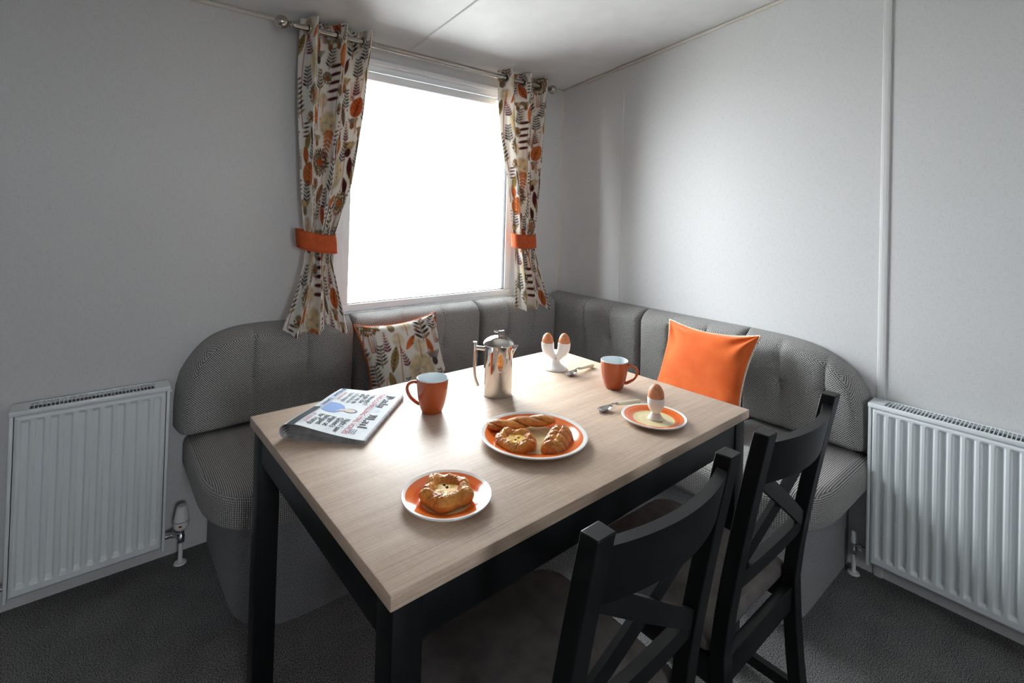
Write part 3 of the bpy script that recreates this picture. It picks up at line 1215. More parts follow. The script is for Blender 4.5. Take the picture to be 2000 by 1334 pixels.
# ------------------------------------------------------------------ pillows
def pillow(name, loc_, u, up_, nrm, half, thick, front_m, back_m, pipe_m, label, pr_off=(0, 0), n=150, front_print=False, seed=1, corner=0.12):
    rg = np.random.default_rng(seed)
    s = np.linspace(-1, 1, n)
    A, B = np.meshgrid(s, s, indexing='ij')
    pin = 0.145
    X = A * half * (1 - pin * (1 - B ** 2) * np.abs(A) ** 3 * 1.0)
    Y = B * half * (1 - pin * (1 - A ** 2) * np.abs(B) ** 3 * 1.0)
    cr_ = np.clip((np.abs(A) + np.abs(B) - 1.45) / 0.55, 0, 1)
    prof = (np.clip(1 - A ** 2, 0, 1) * np.clip(1 - B ** 2, 0, 1)) ** 0.42
    H = thick * prof
    # pulled creases running in from the corners
    for cx, cy in ((1, 1), (1, -1), (-1, 1), (-1, -1)):
        dx, dy = cx - A, cy - B
        r = np.hypot(dx, dy)
        ang = np.arctan2(dy * cy, dx * cx)
        w_ = np.exp(-((r - 0.35) / 0.28) ** 2)
        ph = rg.random() * 6
        H = H + thick * 0.16 * w_ * np.sin(ang * 9 + ph) * prof ** 0.5
    for k_ in range(5):
        f_ = rg.normal(size=2) * 3.2
        H = H + thick * 0.045 * np.sin(A * f_[0] + B * f_[1] + rg.random() * 6) * prof
    u, up_, nrm = Vector(u), Vector(up_), Vector(nrm)
    U, W, NN = np.array(u), np.array(up_), np.array(nrm)
    root = empty(name, loc_)
    for side, m_ in ((1, front_m), (-1, back_m)):
        k = 1 if side > 0 else 0.75
        P = X[..., None] * U + Y[..., None] * W + (side * k * H)[..., None] * NN
        o = mk('front_cover' if side > 0 else 'back_cover', P.reshape(-1, 3), grid_faces(n, n, 0, side < 0), m_, root, True)
        if m_ is M['floral']:
            set_colors(o, sample_print(pr_off[0] + X.ravel() * 1.0, pr_off[1] + Y.ravel() * 1.0))
    edge = []
    idx = [(i, 0) for i in range(0, n, 3)] + [(n - 1, j) for j in range(0, n, 3)] + [(i, n - 1) for i in range(n - 1, -1, -3)] + [(0, j) for j in range(n - 1, 0, -3)]
    for i, j in idx:
        p = Vector(X[i, j] * U + Y[i, j] * W)
        if not edge or (p - edge[-1]).length > 0.002:
            edge.append(p)
    tube('piping', edge, 0.0042, pipe_m, root, 8, True)
    tag(root, label, 'pillow')
    return root


def basis(u, up_):
    u = Vector(u).normalized()
    up_ = Vector(up_)
    up_ = (up_ - up_.dot(u) * u).normalized()
    return u, up_, u.cross(up_)


# floral one leans on the window-side back cushions
u, v, nn = basis((1, 0.0, 0.035), (-0.10, 0.50, 1))
pillow('floral_pillow', (-1.238, -0.272, 0.656), u, v, nn, 0.206, 0.060, M['floral'], M['tieback'], M['orange_piping'],
       'floral print pillow with orange piping leaning below the window', (0.10, 0.33), 210, True, 3)
u, v, nn = basis((0.0, -1, 0.02), (0.50, 0.0, 1))
pillow('velvet_pillow', (-0.284, -1.152, 0.667), u, v, nn, 0.212, 0.064, M['velvet'], M['floral'], M['cream_piping'],
       'plain orange velvet pillow with cream piping leaning on the bench', (0.2, 0.1), 150, False, 5)

# ------------------------------------------------------------------ table
TX0, TX1, TY0, TY1, TZ = -1.988, -0.783, -1.597, -0.772, 0.760
ta = 0.0128
tcx, tcy = -1.9932, -0.7713
tab = empty('dining_table', (-1.3835, -1.176, 0), ta)
hx, hy = 0.605, 0.4125
box('tabletop', -hx, hx, -hy, hy, TZ - 0.026, TZ, M['oak'], tab, 0.0025, 2)
lw = 0.055
for sx in (-1, 1):
    for sy in (-1, 1):
        x0, y0 = sx * (hx - 0.010), sy * (hy - 0.010)
        box('leg', min(x0, x0 - sx * lw), max(x0, x0 - sx * lw), min(y0, y0 - sy * lw), max(y0, y0 - sy * lw), 0, TZ - 0.026, M['black_table'], tab, 0.002)
for sy in (-1, 1):
    y0 = sy * (hy - 0.013)
    box('apron', -hx + 0.065, hx - 0.065, min(y0, y0 - sy * 0.022), max(y0, y0 - sy * 0.022), 0.655, TZ - 0.026, M['black_table'], tab, 0.001)
for sx in (-1, 1):
    x0 = sx * (hx - 0.013)
    box('apron', min(x0, x0 - sx * 0.022), max(x0, x0 - sx * 0.022), -hy + 0.065, hy - 0.065, 0.655, TZ - 0.026, M['black_table'], tab, 0.001)
tag(tab, 'rectangular dining table with pale oak top and black legs', 'table')


# ------------------------------------------------------------------ cross-back chairs
def make_chair(label, cx, cy, rz):
    """seat faces +y (towards the table); origin on the floor below the back of the seat"""
    r = empty('dining_chair', (cx, cy, 0), rz)
    B_ = M['black']
    hw = 0.180

    def yb(z):     # rake of the back posts
        if z < 0.45:
            return -0.045 * ((0.45 - z) / 0.45) ** 1.6
        t = (z - 0.45) / 0.48
        return -0.080 * t ** 1.25
    # back posts run from the floor to the top of the back
    for sx in (-1, 1):
        V, F = [], []
        zs = [0, 0.08, 0.16, 0.25, 0.35, 0.45, 0.53, 0.61, 0.69, 0.77, 0.85, 0.928]
        for z in zs:
            for dx, dy in ((-1, -1), (1, -1), (1, 1), (-1, 1)):
                V.append((sx * hw + dx * 0.019, yb(z) + dy * 0.0155, z))
        for i in range(len(zs) - 1):
            for k in range(4):
                F.append((4 * i + k, 4 * i + (k + 1) % 4, 4 * i + 4 + (k + 1) % 4, 4 * i + 4 + k))
        F += [(3, 2, 1, 0), tuple(4 * (len(zs) - 1) + k for k in range(4))]
        o = mk('back_post', V, F, B_, r)
        bv = o.modifiers.new('bevel', 'BEVEL')
        bv.width = 0.002
        bv.segments = 2
        bv.limit_method = 'ANGLE'
        bv.angle_limit = math.radians(50)
        smooth_by_angle(o, 40)
    # curved rails: bow towards the back
    def rail(name, z0, z1, th, bow, z_off=0.0):
        V, F = [], []
        n = 21
        for i in range(n):
            x = -hw + 0.010 + (2 * hw - 0.02) * i / (n - 1)
            b = bow * (1 - (2 * i / (n - 1) - 1) ** 2)
            for z, s in ((z0, -1), (z0, 1), (z1, 1), (z1, -1)):
                V.append((x, yb(z) - b + s * th / 2 + z_off, z))
        for i in range(n - 1):
            for k in range(4):
                F.append((4 * i + k, 4 * i + 4 + k, 4 * i + 4 + (k + 1) % 4, 4 * i + (k + 1) % 4))
        F += [(0, 1, 2, 3), tuple(4 * (n - 1) + k for k in (3, 2, 1, 0))]
        bm = bmesh.new()
        bv = [bm.verts.new(v) for v in V]
        for f in F:
            bm.faces.new([bv[i] for i in f])
        o = from_bm(name, bm, B_, r)
        smooth_by_angle(o, 40)
        return o
    rail('top_rail', 0.815, 0.905, 0.020, 0.030)
    rail('lower_rail', 0.578, 0.618, 0.020, 0.004)

    # crossing slats
    def slat(xa, za, xb, zb_, off, bow):
        V, F = [], []
        n = 17
        d = Vector((xb - xa, 0, zb_ - za)).normalized()
        nrm = Vector((-d.z, 0, d.x))
        for i in range(n):
            t = i / (n - 1)
            x, z = xa + (xb - xa) * t, za + (zb_ - za) * t
            y = yb(z) - bow * (1 - (x / hw) ** 2) + off
            c = Vector((x, y, z))
            for a, b in ((-1, -1), (1, -1), (1, 1), (-1, 1)):
                V.append(c + nrm * (a * 0.0165) + Vector((0, b * 0.0055, 0)))
        for i in range(n - 1):
            for k in range(4):
                F.append((4 * i + k, 4 * i + 4 + k, 4 * i + 4 + (k + 1) % 4, 4 * i + (k + 1) % 4))
        F += [(0, 1, 2, 3), tuple(4 * (n - 1) + k for k in (3, 2, 1, 0))]
        bm = bmesh.new()
        bv = [bm.verts.new(v) for v in V]
        for f in F:
            bm.faces.new([bv[i] for i in f])
        o = from_bm('cross_slat', bm, B_, r)
        smooth_by_angle(o, 40)
    slat(-hw + 0.022, 0.822, hw - 0.022, 0.612, -0.004, 0.006)
    slat(hw - 0.022, 0.822, -hw + 0.022, 0.612, 0.008, 0.006)
    # seat frame
    for sx in (-1, 1):
        box('seat_rail', sx * 0.186 - 0.011, sx * 0.186 + 0.011, 0.014, 0.345, 0.375, 0.432, B_, r, 0.002)
    box('seat_rail', -0.160, 0.160, -0.010, 0.012, 0.375, 0.432, B_, r, 0.002)
    box('seat_rail', -0.170, 0.170, 0.352, 0.374, 0.375, 0.432, B_, r, 0.002)
    for sx in (-1, 1):
        bm = bmesh.new()
        add_box(bm, sx * 0.186 - 0.018, sx * 0.186 + 0.018, 0.342, 0.378, 0, 0.432)
        for v_ in bm.verts:
            if v_.co.z < 0.01:
                v_.co.x = sx * 0.186 + (v_.co.x - sx * 0.186) * 0.75
                v_.co.y = 0.360 + (v_.co.y - 0.360) * 0.75
        from_bm('front_leg', bm, B_, r)
        # side stretcher
        V = []
        y0 = yb(0.17) + 0.012
        for yy in (y0, 0.345):
            for dx, dz in ((-0.009, -0.014), (0.009, -0.014), (0.009, 0.014), (-0.009, 0.014)):
                V.append((sx * 0.184 + dx, yy, 0.17 + dz))
        F = [(0, 1, 2, 3), (7, 6, 5, 4), (0, 4, 5, 1), (1, 5, 6, 2), (2, 6, 7, 3), (3, 7, 4, 0)]
        mk('stretcher', V, F, B_, r)
    box('stretcher', -0.175, 0.175, 0.165, 0.183, 0.158, 0.182, B_, r, 0.002)
    # upholstered seat pad
    poly = ([(-0.196, 0.018), (0.196, 0.018), (0.218, 0.395), (-0.218, 0.395)], [0.015, 0.015, 0.085, 0.085])
    seat = cushion('seat_pad', poly, 0.4325, 0.478, 0.020, 0.012, M['suede'], 0.006, r)
    tag(r, label, 'chair', 'black cross-back dining chairs')
    return r


make_chair('black cross-back chair with suede seat, nearest the camera', -1.642, -1.775, 0.010)
make_chair('black cross-back chair with suede seat, nearer the wide radiator', -1.136, -1.775, 0.0)


# ------------------------------------------------------------------ radiators
def radiator(label, width, axis, side):
    """local frame: x along the wall (0..width), y out of the wall is -y, z from the floor.  axis 'R' turns it onto the right wall"""
    r = empty('radiator', (0, 0, 0))
    z0, z1, yf, yb_ = 0.075, 0.675, -0.100, -0.030
    # pressed front panel
    n = int(width / 0.0017)
    m = 90
    Xs = np.linspace(0.012, width - 0.012, n)
    Zs = np.concatenate([np.linspace(z0 + 0.012, 0.135, 26), np.linspace(0.14, 0.62, 30), np.linspace(0.625, z1 - 0.018, 34)])
    m = len(Zs)
    pitch_ = 0.0346
    nr = int(round((width - 0.07) / pitch_)) + 1
    start = (width - (nr - 1) * pitch_) / 2
    sm = lambda a, b, x: (lambda t: t * t * (3 - 2 * t))(np.clip((x - a) / (b - a), 0, 1))
    ph = ((Xs - start) / pitch_ + 0.5) % 1 - 0.5
    inr = (Xs > start - pitch_ * 0.45) & (Xs < start + (nr - 0.55) * pitch_)
    ch = (1 - sm(0.20, 0.36, np.abs(ph))) * inr
    ends = sm(0.112, 0.128, Zs) * (1 - sm(0.632, 0.645, Zs))
    Dp = 0.010 * ch[:, None] * ends[None, :]
    edge = np.minimum(np.minimum(Xs - Xs[0], Xs[-1] - Xs)[:, None], np.minimum(Zs - Zs[0], Zs[-1] - Zs)[None, :])
    Dp = Dp + 0.006 * (1 - sm(0.0, 0.008, edge))
    V = np.stack([np.repeat(Xs, m), (yf + Dp).ravel(), np.tile(Zs, n)], 1)
    fp = mk('front_panel', V, grid_faces(n, m), M['rad'], r, True)
    so = fp.modifiers.new('sheet', 'SOLIDIFY')
    so.thickness = 0.0015
    so.offset = -1
    # casing
    for x0, x1 in ((0.0, 0.010), (width - 0.010, width)):
        box('side_panel', x0, x1, yf + 0.002, yb_ + 0.018, z0, z1 - 0.014, M['rad'], r, 0.003)
    box('back_panel', 0.012, width - 0.012, yb_ - 0.012, yb_, z0 + 0.015, z1 - 0.02, M['rad'], r, 0.003)
    bm = bmesh.new()
    yt0, yt1 = yf, yb_ + 0.020
    add_box(bm, -0.001, width + 0.001, yt0 - 0.002, yt0 + 0.010, z1 - 0.016, z1, 0.003)
    add_box(bm, -0.001, width + 0.001, yt1 - 0.010, yt1, z1 - 0.016, z1, 0.003)
    add_box(bm, -0.001, 0.045, yt0 + 0.004, yt1 - 0.004, z1 - 0.012, z1 - 0.0006)
    add_box(bm, width - 0.045, width + 0.001, yt0 + 0.004, yt1 - 0.004, z1 - 0.012, z1 - 0.0006)
    top = from_bm('top_grille', bm, M['rad'], r)
    smooth_by_angle(top)
    bm = bmesh.new()
    x = 0.054
    while x < width - 0.046:
        add_box(bm, x, x + 0.0022, yt0 + 0.006, yt1 - 0.006, z1 - 0.006, z1 - 0.001)
        x += 0.0103
    add_box(bm, 0.045, width - 0.045, (yt0 + yt1) / 2 + 0.012, (yt0 + yt1) / 2 + 0.0135, z1 - 0.006, z1 - 0.0012)
    from_bm('grille_bars', bm, M['rad'], top)
    # convector fins inside
    bm = bmesh.new()
    x = 0.03
    while x < width - 0.03:
        add_box(bm, x, x + 0.0012, yf + 0.016, yb_ - 0.014, z0 + 0.04, z1 - 0.014)
        x += 0.0127
    from_bm('convector_fins', bm, M['rad_in'], r)
    # brackets hold it to the wall, bleed screw at the top corner
    for x in (0.08, width - 0.08):
        box('wall_bracket', x - 0.012, x + 0.012, yb_ - 0.001, -0.002, z0 + 0.10, z1 - 0.08, M['rad'], r, 0.001)
    V2, F2 = tube_data([(width, -0.06, z1 - 0.03), (width + 0.010, -0.06, z1 - 0.03)], 0.006, 12)
    mk('bleed_screw', V2, F2, M['plastic'], r)
    tag(r, label, 'radiator', 'white panel radiators')
    return r, z0


def valve_thermostat(r, x_rad, x):
    """thermostatic head on a chrome body, with a pipe to the floor; along local x"""
    y = -0.077
    body = tube('valve_body', [(x, y, 0.080), (x, y, 0.104), (x, y, 0.106), (x, y, 0.128)], [0.0125, 0.0125, 0.0105, 0.0105], M['chrome'], r, 12)
    o1 = tube('tail_pipe', [(x_rad, y, 0.113), (x + 0.006 * (1 if x_rad > x else -1), y, 0.113)], 0.0075, M['chrome'], body, 12)
    s = 1 if x_rad > x else -1
    V, F = tube_data([(x + s * 0.016, y, 0.113), (x + s * 0.030, y, 0.113)], 0.012, 6)
    mk('union_nut', V, F, M['chrome'], body)
    prof = [(0.0, 0.084), (0.013, 0.086), (0.0165, 0.083), (0.0225, 0.052), (0.0260, 0.036), (0.0262, 0.0335), (0.0250, 0.033), (0.0250, 0.031), (0.0262, 0.0305), (0.0255, 0.010), (0.016, -0.002), (0.0, -0.002)]
    sg = 48
    V, F = [], []
    for i in range(sg):
        an = 2 * PI * i / sg
        for k, (rr, zz) in enumerate(prof):
            q = rr * (0.93 if (i % 4 == 0 and k in (2, 3, 4)) else 1.0)   # fluted grip
            V.append((x + q * math.cos(an), y + q * math.sin(an), 0.128 + zz))
    for i in range(sg):
        for k in range(len(prof) - 1):
            F.append((i * 12 + k, ((i + 1) % sg) * 12 + k, ((i + 1) % sg) * 12 + k + 1, i * 12 + k + 1))
    h = mk('thermostat_head', V, F, M['plastic'], r)
    smooth_by_angle(h, 25)
    V, F = lathe_data([(0.0252, 0.0306), (0.0256, 0.0314), (0.0256, 0.0326), (0.0252, 0.0334)], 32, (x, y, 0.128))
    mk('gap_ring', V, F, M['gasket'], h)
    # red badge on the collar, turned out into the room
    tv, dirv = Vector((0.79, -0.61, 0)), Vector((-0.25, -0.97, 0)).normalized()
    tv = Vector((-dirv.y, dirv.x, 0))
    cb_ = Vector((x, y, 0.128 + 0.020))
    V = [cb_ + dirv * 0.0265]
    for k in range(14):
        a = 2 * PI * k / 14
        V.append(cb_ + tv * math.cos(a) * 0.0056 + Vector((0, 0, math.sin(a) * 0.0050)) + dirv * 0.0256)
    mk('red_badge', V, [(0, 1 + k, 1 + (k + 1) % 14) for k in range(14)], M['red'], h)
    V, F = tube_data([(x, y, 0.010), (x, y, 0.082)], 0.0075, 14)
    p = mk('pipe', V, F, M['plastic'], r)
    smooth_by_angle(p)
    V, F = lathe_data([(0.0, 0.012), (0.009, 0.012), (0.010, 0.008), (0.019, 0.005), (0.021, 0.0), (0.0, 0.0)], 28, (x, y, 0))
    o = mk('pipe_collar', V, F, M['plastic'], p)
    smooth_by_angle(o)


def valve_lockshield(r, x_rad, x, y=-0.058):
    body = tube('valve_body', [(x, y, 0.076), (x, y, 0.096), (x, y, 0.098), (x, y, 0.118)], [0.011, 0.011, 0.0095, 0.0095], M['chrome'], r, 12)
    s = 1 if x_rad > x else -1
    tube('tail_pipe', [(x_rad, y, 0.108), (x + s * 0.006, y, 0.108)], 0.0075, M['chrome'], body, 12)
    V, F = tube_data([(x + s * 0.014, y, 0.108), (x + s * 0.027, y, 0.108)], 0.0115, 6)
    mk('union_nut', V, F, M['chrome'], body)
    V, F = lathe_data([(0, 0.042), (0.007, 0.042), (0.0088, 0.040), (0.0112, 0.0), (0.0, 0.0)], 24, (x, y, 0.118))
    h = mk('lockshield_cap', V, F, M['plastic'], r)
    smooth_by_angle(h)
    V, F = tube_data([(x, y, 0.010), (x, y, 0.078)], 0.0075, 14)
    p = mk('pipe', V, F, M['plastic'], r)
    smooth_by_angle(p)
    V, F = lathe_data([(0.0, 0.012), (0.009, 0.012), (0.010, 0.008), (0.019, 0.005), (0.021, 0.0), (0.0, 0.0)], 28, (x, y, 0))
    o = mk('pipe_collar', V, F, M['plastic'], p)
    smooth_by_angle(o)


ra, _ = radiator('narrow white panel radiator with thermostatic valve on the window wall', 0.421, 'W', 1)
valve_thermostat(ra, 0.421, 0.421 + 0.052)
valve_lockshield(ra, 0.0, -0.045)
ra.location = (-2.5283, 0, 0)
rb, _ = radiator('wide white panel radiator at the end of the bench, right', 0.60, 'R', 1)
valve_lockshield(rb, 0.0, -0.047 + 0.0)
valve_thermostat(rb, 0.60, 0.652)
# turn onto the right wall: local x -> -y, local -y (out of the wall) -> -x
rb.rotation_euler = (0, 0, -PI / 2)
rb.location = (0, -1.7127, 0)


# ------------------------------------------------------------------ curtain pole and curtains
RY, RZ = -0.110, 2.100
pole = empty('curtain_pole', (-0.98, RY, RZ))
pcx = -0.98
tube('rod', [(-1.715 - pcx, 0, 0), (-0.262 - pcx, 0, 0)], 0.0125, M['nickel'], pole, 20)
for sx, xe in ((-1, -1.715), (1, -0.262)):
    V, F = [], []
    prof = [(0.0, -0.002), (0.0145, 0.0), (0.0145, 0.010), (0.0125, 0.013), (0.0105, 0.017), (0.014, 0.019), (0.014, 0.023), (0.0085, 0.026), (0.0085, 0.030)]
    for k in range(13):
        a = PI * k / 12
        prof.append((0.0275 * math.sin(a) if k else 0.0085, 0.055 - 0.0275 * math.cos(a)))
    Vd, F = lathe_data(prof, 28)
    V = [(xe - pcx + sx * q[2], q[0], q[1]) for q in Vd]
    f = mk('finial', V, F, M['nickel'], pole)
    smooth_by_angle(f, 40)
for xb in (-1.575, -0.40):
    tube('pole_bracket', [(xb - pcx, -RY - 0.004, 0.0), (xb - pcx, 0.014, 0.0)], 0.007, M['nickel'], pole, 12)
    V, F = lathe_data([(0, 0.006), (0.020, 0.006), (0.024, 0.0), (0, 0)], 24)
    V = [(xb - pcx + q[0], -RY - 0.001 - q[2], q[1]) for q in V]
    smooth_by_angle(mk('bracket_plate', V, F, M['nickel'], pole))
tag(pole, 'satin nickel curtain pole with ball finials above the window', 'curtain pole')


def curtain(label, zk, xl, xr, yc, amp, ph, off, seed, tie_z, tie_dx, nf=2.65):
    """eyelet curtain gathered by a tie-back. zk: heights, with left edge, right edge, mean y and fold depth at each"""
    NS, NZ_ = 330, 640
    s = np.linspace(0, 1, NS)
    z = np.linspace(zk[0], zk[-1], NZ_)

    def ip(a):
        o = np.interp(z[::-1], np.array(zk)[::-1], np.array(a)[::-1])[::-1]
        k = np.hanning(41)
        k /= k.sum()
        return np.convolve(np.pad(o, 20, mode='edge'), k, 'valid')
    Lx, Rx, Yc, A = ip(xl), ip(xr), ip(yc), ip(amp)
    rg = np.random.default_rng(seed)
    lowf = np.clip((tie_z - z) / 0.35, 0, 1)      # below the tie
    S2, Z2 = np.meshgrid(s, z, indexing='ij')
    wob = 0.02 * np.sin(2.3 * Z2 + 7 * S2 + seed) + 0.012 * np.sin(9 * Z2 + 4 * S2)
    fold = nf * S2 + ph + wob * 1.2
    c = np.cos(2 * PI * fold)
    # roomy front folds and tucked-back valleys
    wave = np.sign(c) * np.abs(c) ** 0.65
    near = np.exp(-((Z2 - tie_z) / 0.16) ** 2)
    fine = np.cos(2 * PI * (nf * 2.3 * S2 + 0.3 + 0.15 * np.sin(5 * Z2)))
    Y = Yc[None, :] - A[None, :] * (wave + (0.30 * near + 0.22 * lowf[None, :]) * fine)
    # folds lean a little so that the fronts overlap
    X = Lx[None, :] + (Rx - Lx)[None, :] * (S2 - 0.030 * np.sin(2 * PI * fold) * (1 - 0.3 * near))
    hem = 0.010 * np.cos(2 * PI * nf * S2 + 1.0) + 0.012 * np.sin(9 * S2 + seed)
    Zc = Z2 + hem * np.clip((zk[-1] + 0.25 - Z2) / 0.25, 0, 1)
    cx = float((Lx[0] + Rx[0]) / 2)
    root = empty('curtain', (cx, RY, zk[-1]))
    P = np.stack([X - cx, Y - RY, Zc - zk[-1]], -1).reshape(-1, 3)
    o = mk('cloth', P, grid_faces(NS, NZ_, 0, True), M['floral'], root, True)
    so = o.modifiers.new('cloth', 'SOLIDIFY')
    so.thickness = 0.0012
    Wf = 0.66
    lean = np.where(Z2 < tie_z, (S2 - 0.5) * 0.0, 0)
    set_colors(o, sample_print(off[0] + S2.ravel() * Wf, off[1] + Z2.ravel()))
    # eyelets where the cloth crosses the pole
    zi = int(np.argmin(abs(z - RZ)))
    yy = Y[:, zi] - RY
    for i in range(NS - 1):
        if yy[i] * yy[i + 1] < 0:
            t = Vector((X[i + 1, zi] - X[i, zi], Y[i + 1, zi] - Y[i, zi], 0)).normalized()
            n_ = Vector((t.y, -t.x, 0))
            cpt = Vector((X[i, zi] - cx, 0, RZ - zk[-1]))
            ring = []
            for k in range(24):
                a = 2 * PI * k / 24
                ring.append(cpt + t * math.cos(a) * 0.021 + Vector((0, 0, math.sin(a) * 0.021)))
            tube('eyelet', ring, 0.0045, M['nickel'], root, 8, True)
    tag(root, label, 'curtain', 'floral eyelet curtains')
    return root


c1 = curtain('floral print curtain on the left of the window, above the rounded bench end',
             [2.150, 1.98, 1.78, 1.45, 1.28, 1.20, 1.12, 1.00, 0.825],
             [-1.690, -1.692, -1.690, -1.672, -1.655, -1.648, -1.650, -1.682, -1.742],
             [-1.372, -1.385, -1.402, -1.455, -1.512, -1.538, -1.542, -1.518, -1.478],
             [-0.110, -0.110, -0.112, -0.120, -0.125, -0.127, -0.135, -0.155, -0.176],
             [0.042, 0.040, 0.036, 0.028, 0.022, 0.018, 0.018, 0.024, 0.030], -0.45, (0.015, 0.0), 2, 1.20, 0)
c2 = curtain('floral print curtain on the right of the window, next to the corner',
             [2.150, 1.98, 1.78, 1.45, 1.28, 1.20, 1.12, 1.00, 0.805],
             [-0.608, -0.600, -0.575, -0.512, -0.492, -0.482, -0.478, -0.482, -0.497],
             [-0.262, -0.270, -0.286, -0.318, -0.342, -0.354, -0.352, -0.325, -0.255],
             [-0.110, -0.110, -0.112, -0.120, -0.125, -0.127, -0.135, -0.155, -0.176],
             [0.042, 0.040, 0.036, 0.028, 0.022, 0.018, 0.018, 0.024, 0.030], -0.45, (0.015, 0.10), 2, 1.20, 0)


def tieback(label, xa, xb, yc, zm, h, slope, ry, wall_x):
    """a band of velvet wrapped round the gathered cloth"""
    cx = (xa + xb) / 2
    r = (xb - xa) / 2
    V, F = [], []
    n = 56
    rows = 8
    root = empty('curtain_tieback', (cx, yc, zm))
    for j in range(rows):
        q = j / (rows - 1) - 0.5
        for i in range(n):
            a = 2 * PI * i / n
            ca, sa = math.cos(a), math.sin(a)
            ex = math.copysign(abs(ca) ** 0.75, ca)
            ey = math.copysign(abs(sa) ** 0.75, sa)
            rr = 1 + 0.03 * (1 - (2 * q) ** 4) + 0.012 * math.sin(3 * a + 2)
            x = ex * r * rr - 0.08 * q * 0.1
            sag = -0.010 * max(0, -sa)
            V.append((x, ey * ry * rr, q * h + slope * x + sag))
    for j in range(rows - 1):
        for i in range(n):
            k = (i + 1) % n
            F.append((j * n + i, j * n + k, (j + 1) * n + k, (j + 1) * n + i))
    o = mk('band', V, F, M['tieback'], root, True)
    so = o.modifiers.new('band', 'SOLIDIFY')
    so.thickness = 0.004
    for q in (-0.5, 0.5):
        ring = [Vector(V[(0 if q < 0 else rows - 1) * n + i]) for i in range(n)]
        tube('stitched_edge', ring, 0.0028, M['tieback'], root, 6, True)
    # loop to the wall hook
    tube('loop', [(wall_x - cx, 0.03, 0.0), (wall_x - cx, -yc - 0.004, 0.004)], 0.003, M['tieback'], root, 8)
    tag(root, label, 'tieback', 'orange velvet curtain tie-backs')


tieback('orange velvet tie-back round the left curtain', -1.688, -1.524, -0.127, 1.203, 0.074, -0.16, 0.046, -1.62)
tieback('orange velvet tie-back round the right curtain next to the corner', -0.500, -0.345, -0.127, 1.190, 0.074, 0.02, 0.046, -0.39)

# ------------------------------------------------------------------ tableware
ZT = TZ


def plate(name, label, x, y, z, R, rc, h):
    prof = [(0.0, 0.004), (R * 0.30, 0.004), (R * 0.56, 0.0042), (R * 0.64, 0.0055), (R * 0.72, 0.009), (R * 0.80, h * 0.66), (R * 0.90, h * 0.86), (R * 0.965, h * 0.97),
            (R * 0.99, h), (R, h - 0.0012), (R * 0.995, h - 0.0035), (R * 0.90, h * 0.62), (R * 0.78, h * 0.36), (R * 0.66, 0.0022), (R * 0.62, 0.0), (R * 0.585, 0.0), (R * 0.57, 0.002), (0.0, 0.002)]
    fm = [0] * 8 + [1] * 9
    o = lathe(name, prof, [plate_mat(name + '_painted', R, rc), M['porcelain']], None, 96, fm, 60)
    o.location = (x, y, z)
    tag(o, label, 'plate')
    return o


plate('pastry_plate', 'large orange and cream plate holding three pastries in mid table', -1.455, -1.342, ZT, 0.138, 0.60, 0.020)
plate('side_plate', 'small orange plate with one round pastry near the table corner', -1.780, -1.436, ZT, 0.0905, 0.58, 0.017)
plate('saucer', 'small orange and cream plate under the single egg cup', -1.090, -1.4535, ZT, 0.0905, 0.64, 0.015)


def mug(label, x, y, h, ang, rb_=0.030, rt=0.0462):
    r = empty('mug', (x, y, ZT))
    f = h / 0.099
    ot = [(rb_, 0.004), (rb_ + 0.0045, 0.014), (rb_ + 0.0088, 0.030), (rb_ + 0.0128, 0.051), (rt - 0.0012, 0.072), (rt + 0.0002, 0.089)]
    prof = [(0.0, 0.002), (rb_ - 0.004, 0.0), (rb_ - 0.001, 0.001)] + [(r_, z_ * f) for r_, z_ in ot] + [(rt, h - 0.0025)]
    lathe('body', prof, M['mug'], r, 56)
    prof = [(rt, h - 0.0027), (rt - 0.0002, h - 0.0008), (rt - 0.0016, h), (rt - 0.0032, h - 0.0009)] + [(r_ - 0.004, z_ * f) for r_, z_ in ot[::-1][:-1]] + [(rb_ - 0.005, 0.007), (0, 0.006)]
    lathe('white_interior', prof, M['white_glaze'], r, 56)
    pts = catmull([(rt - 0.004, 0, 0.080 * f), (rt + 0.010, 0, 0.082 * f), (rt + 0.026, 0, 0.073 * f), (rt + 0.029, 0, 0.056 * f), (rt + 0.018, 0, 0.036 * f), (rt - 0.001, 0, 0.022 * f), (rb_ + 0.003, 0, 0.018 * f)], 6)
    V, F = tube_data(pts, 0.0046, 12, flat=None)
    V = [Vector((q[0], q[1] * 1.5, q[2])) for q in V]
    ca, sa = math.cos(ang), math.sin(ang)
    V = [(q[0] * ca - q[1] * sa, q[0] * sa + q[1] * ca, q[2]) for q in V]
    hd = mk('handle', V, F, M['mug'], r, True)
    tag(r, label, 'mug', 'orange mugs with white insides')


ra_ = math.atan2(rgt.y, rgt.x)
mug('orange mug with white inside, next to the newspaper', -1.569, -1.030, 0.099, ra_ + PI - 0.12)
mug('orange mug with white inside, in front of the velvet pillow', -0.963, -1.212, 0.094, ra_ - 0.22)

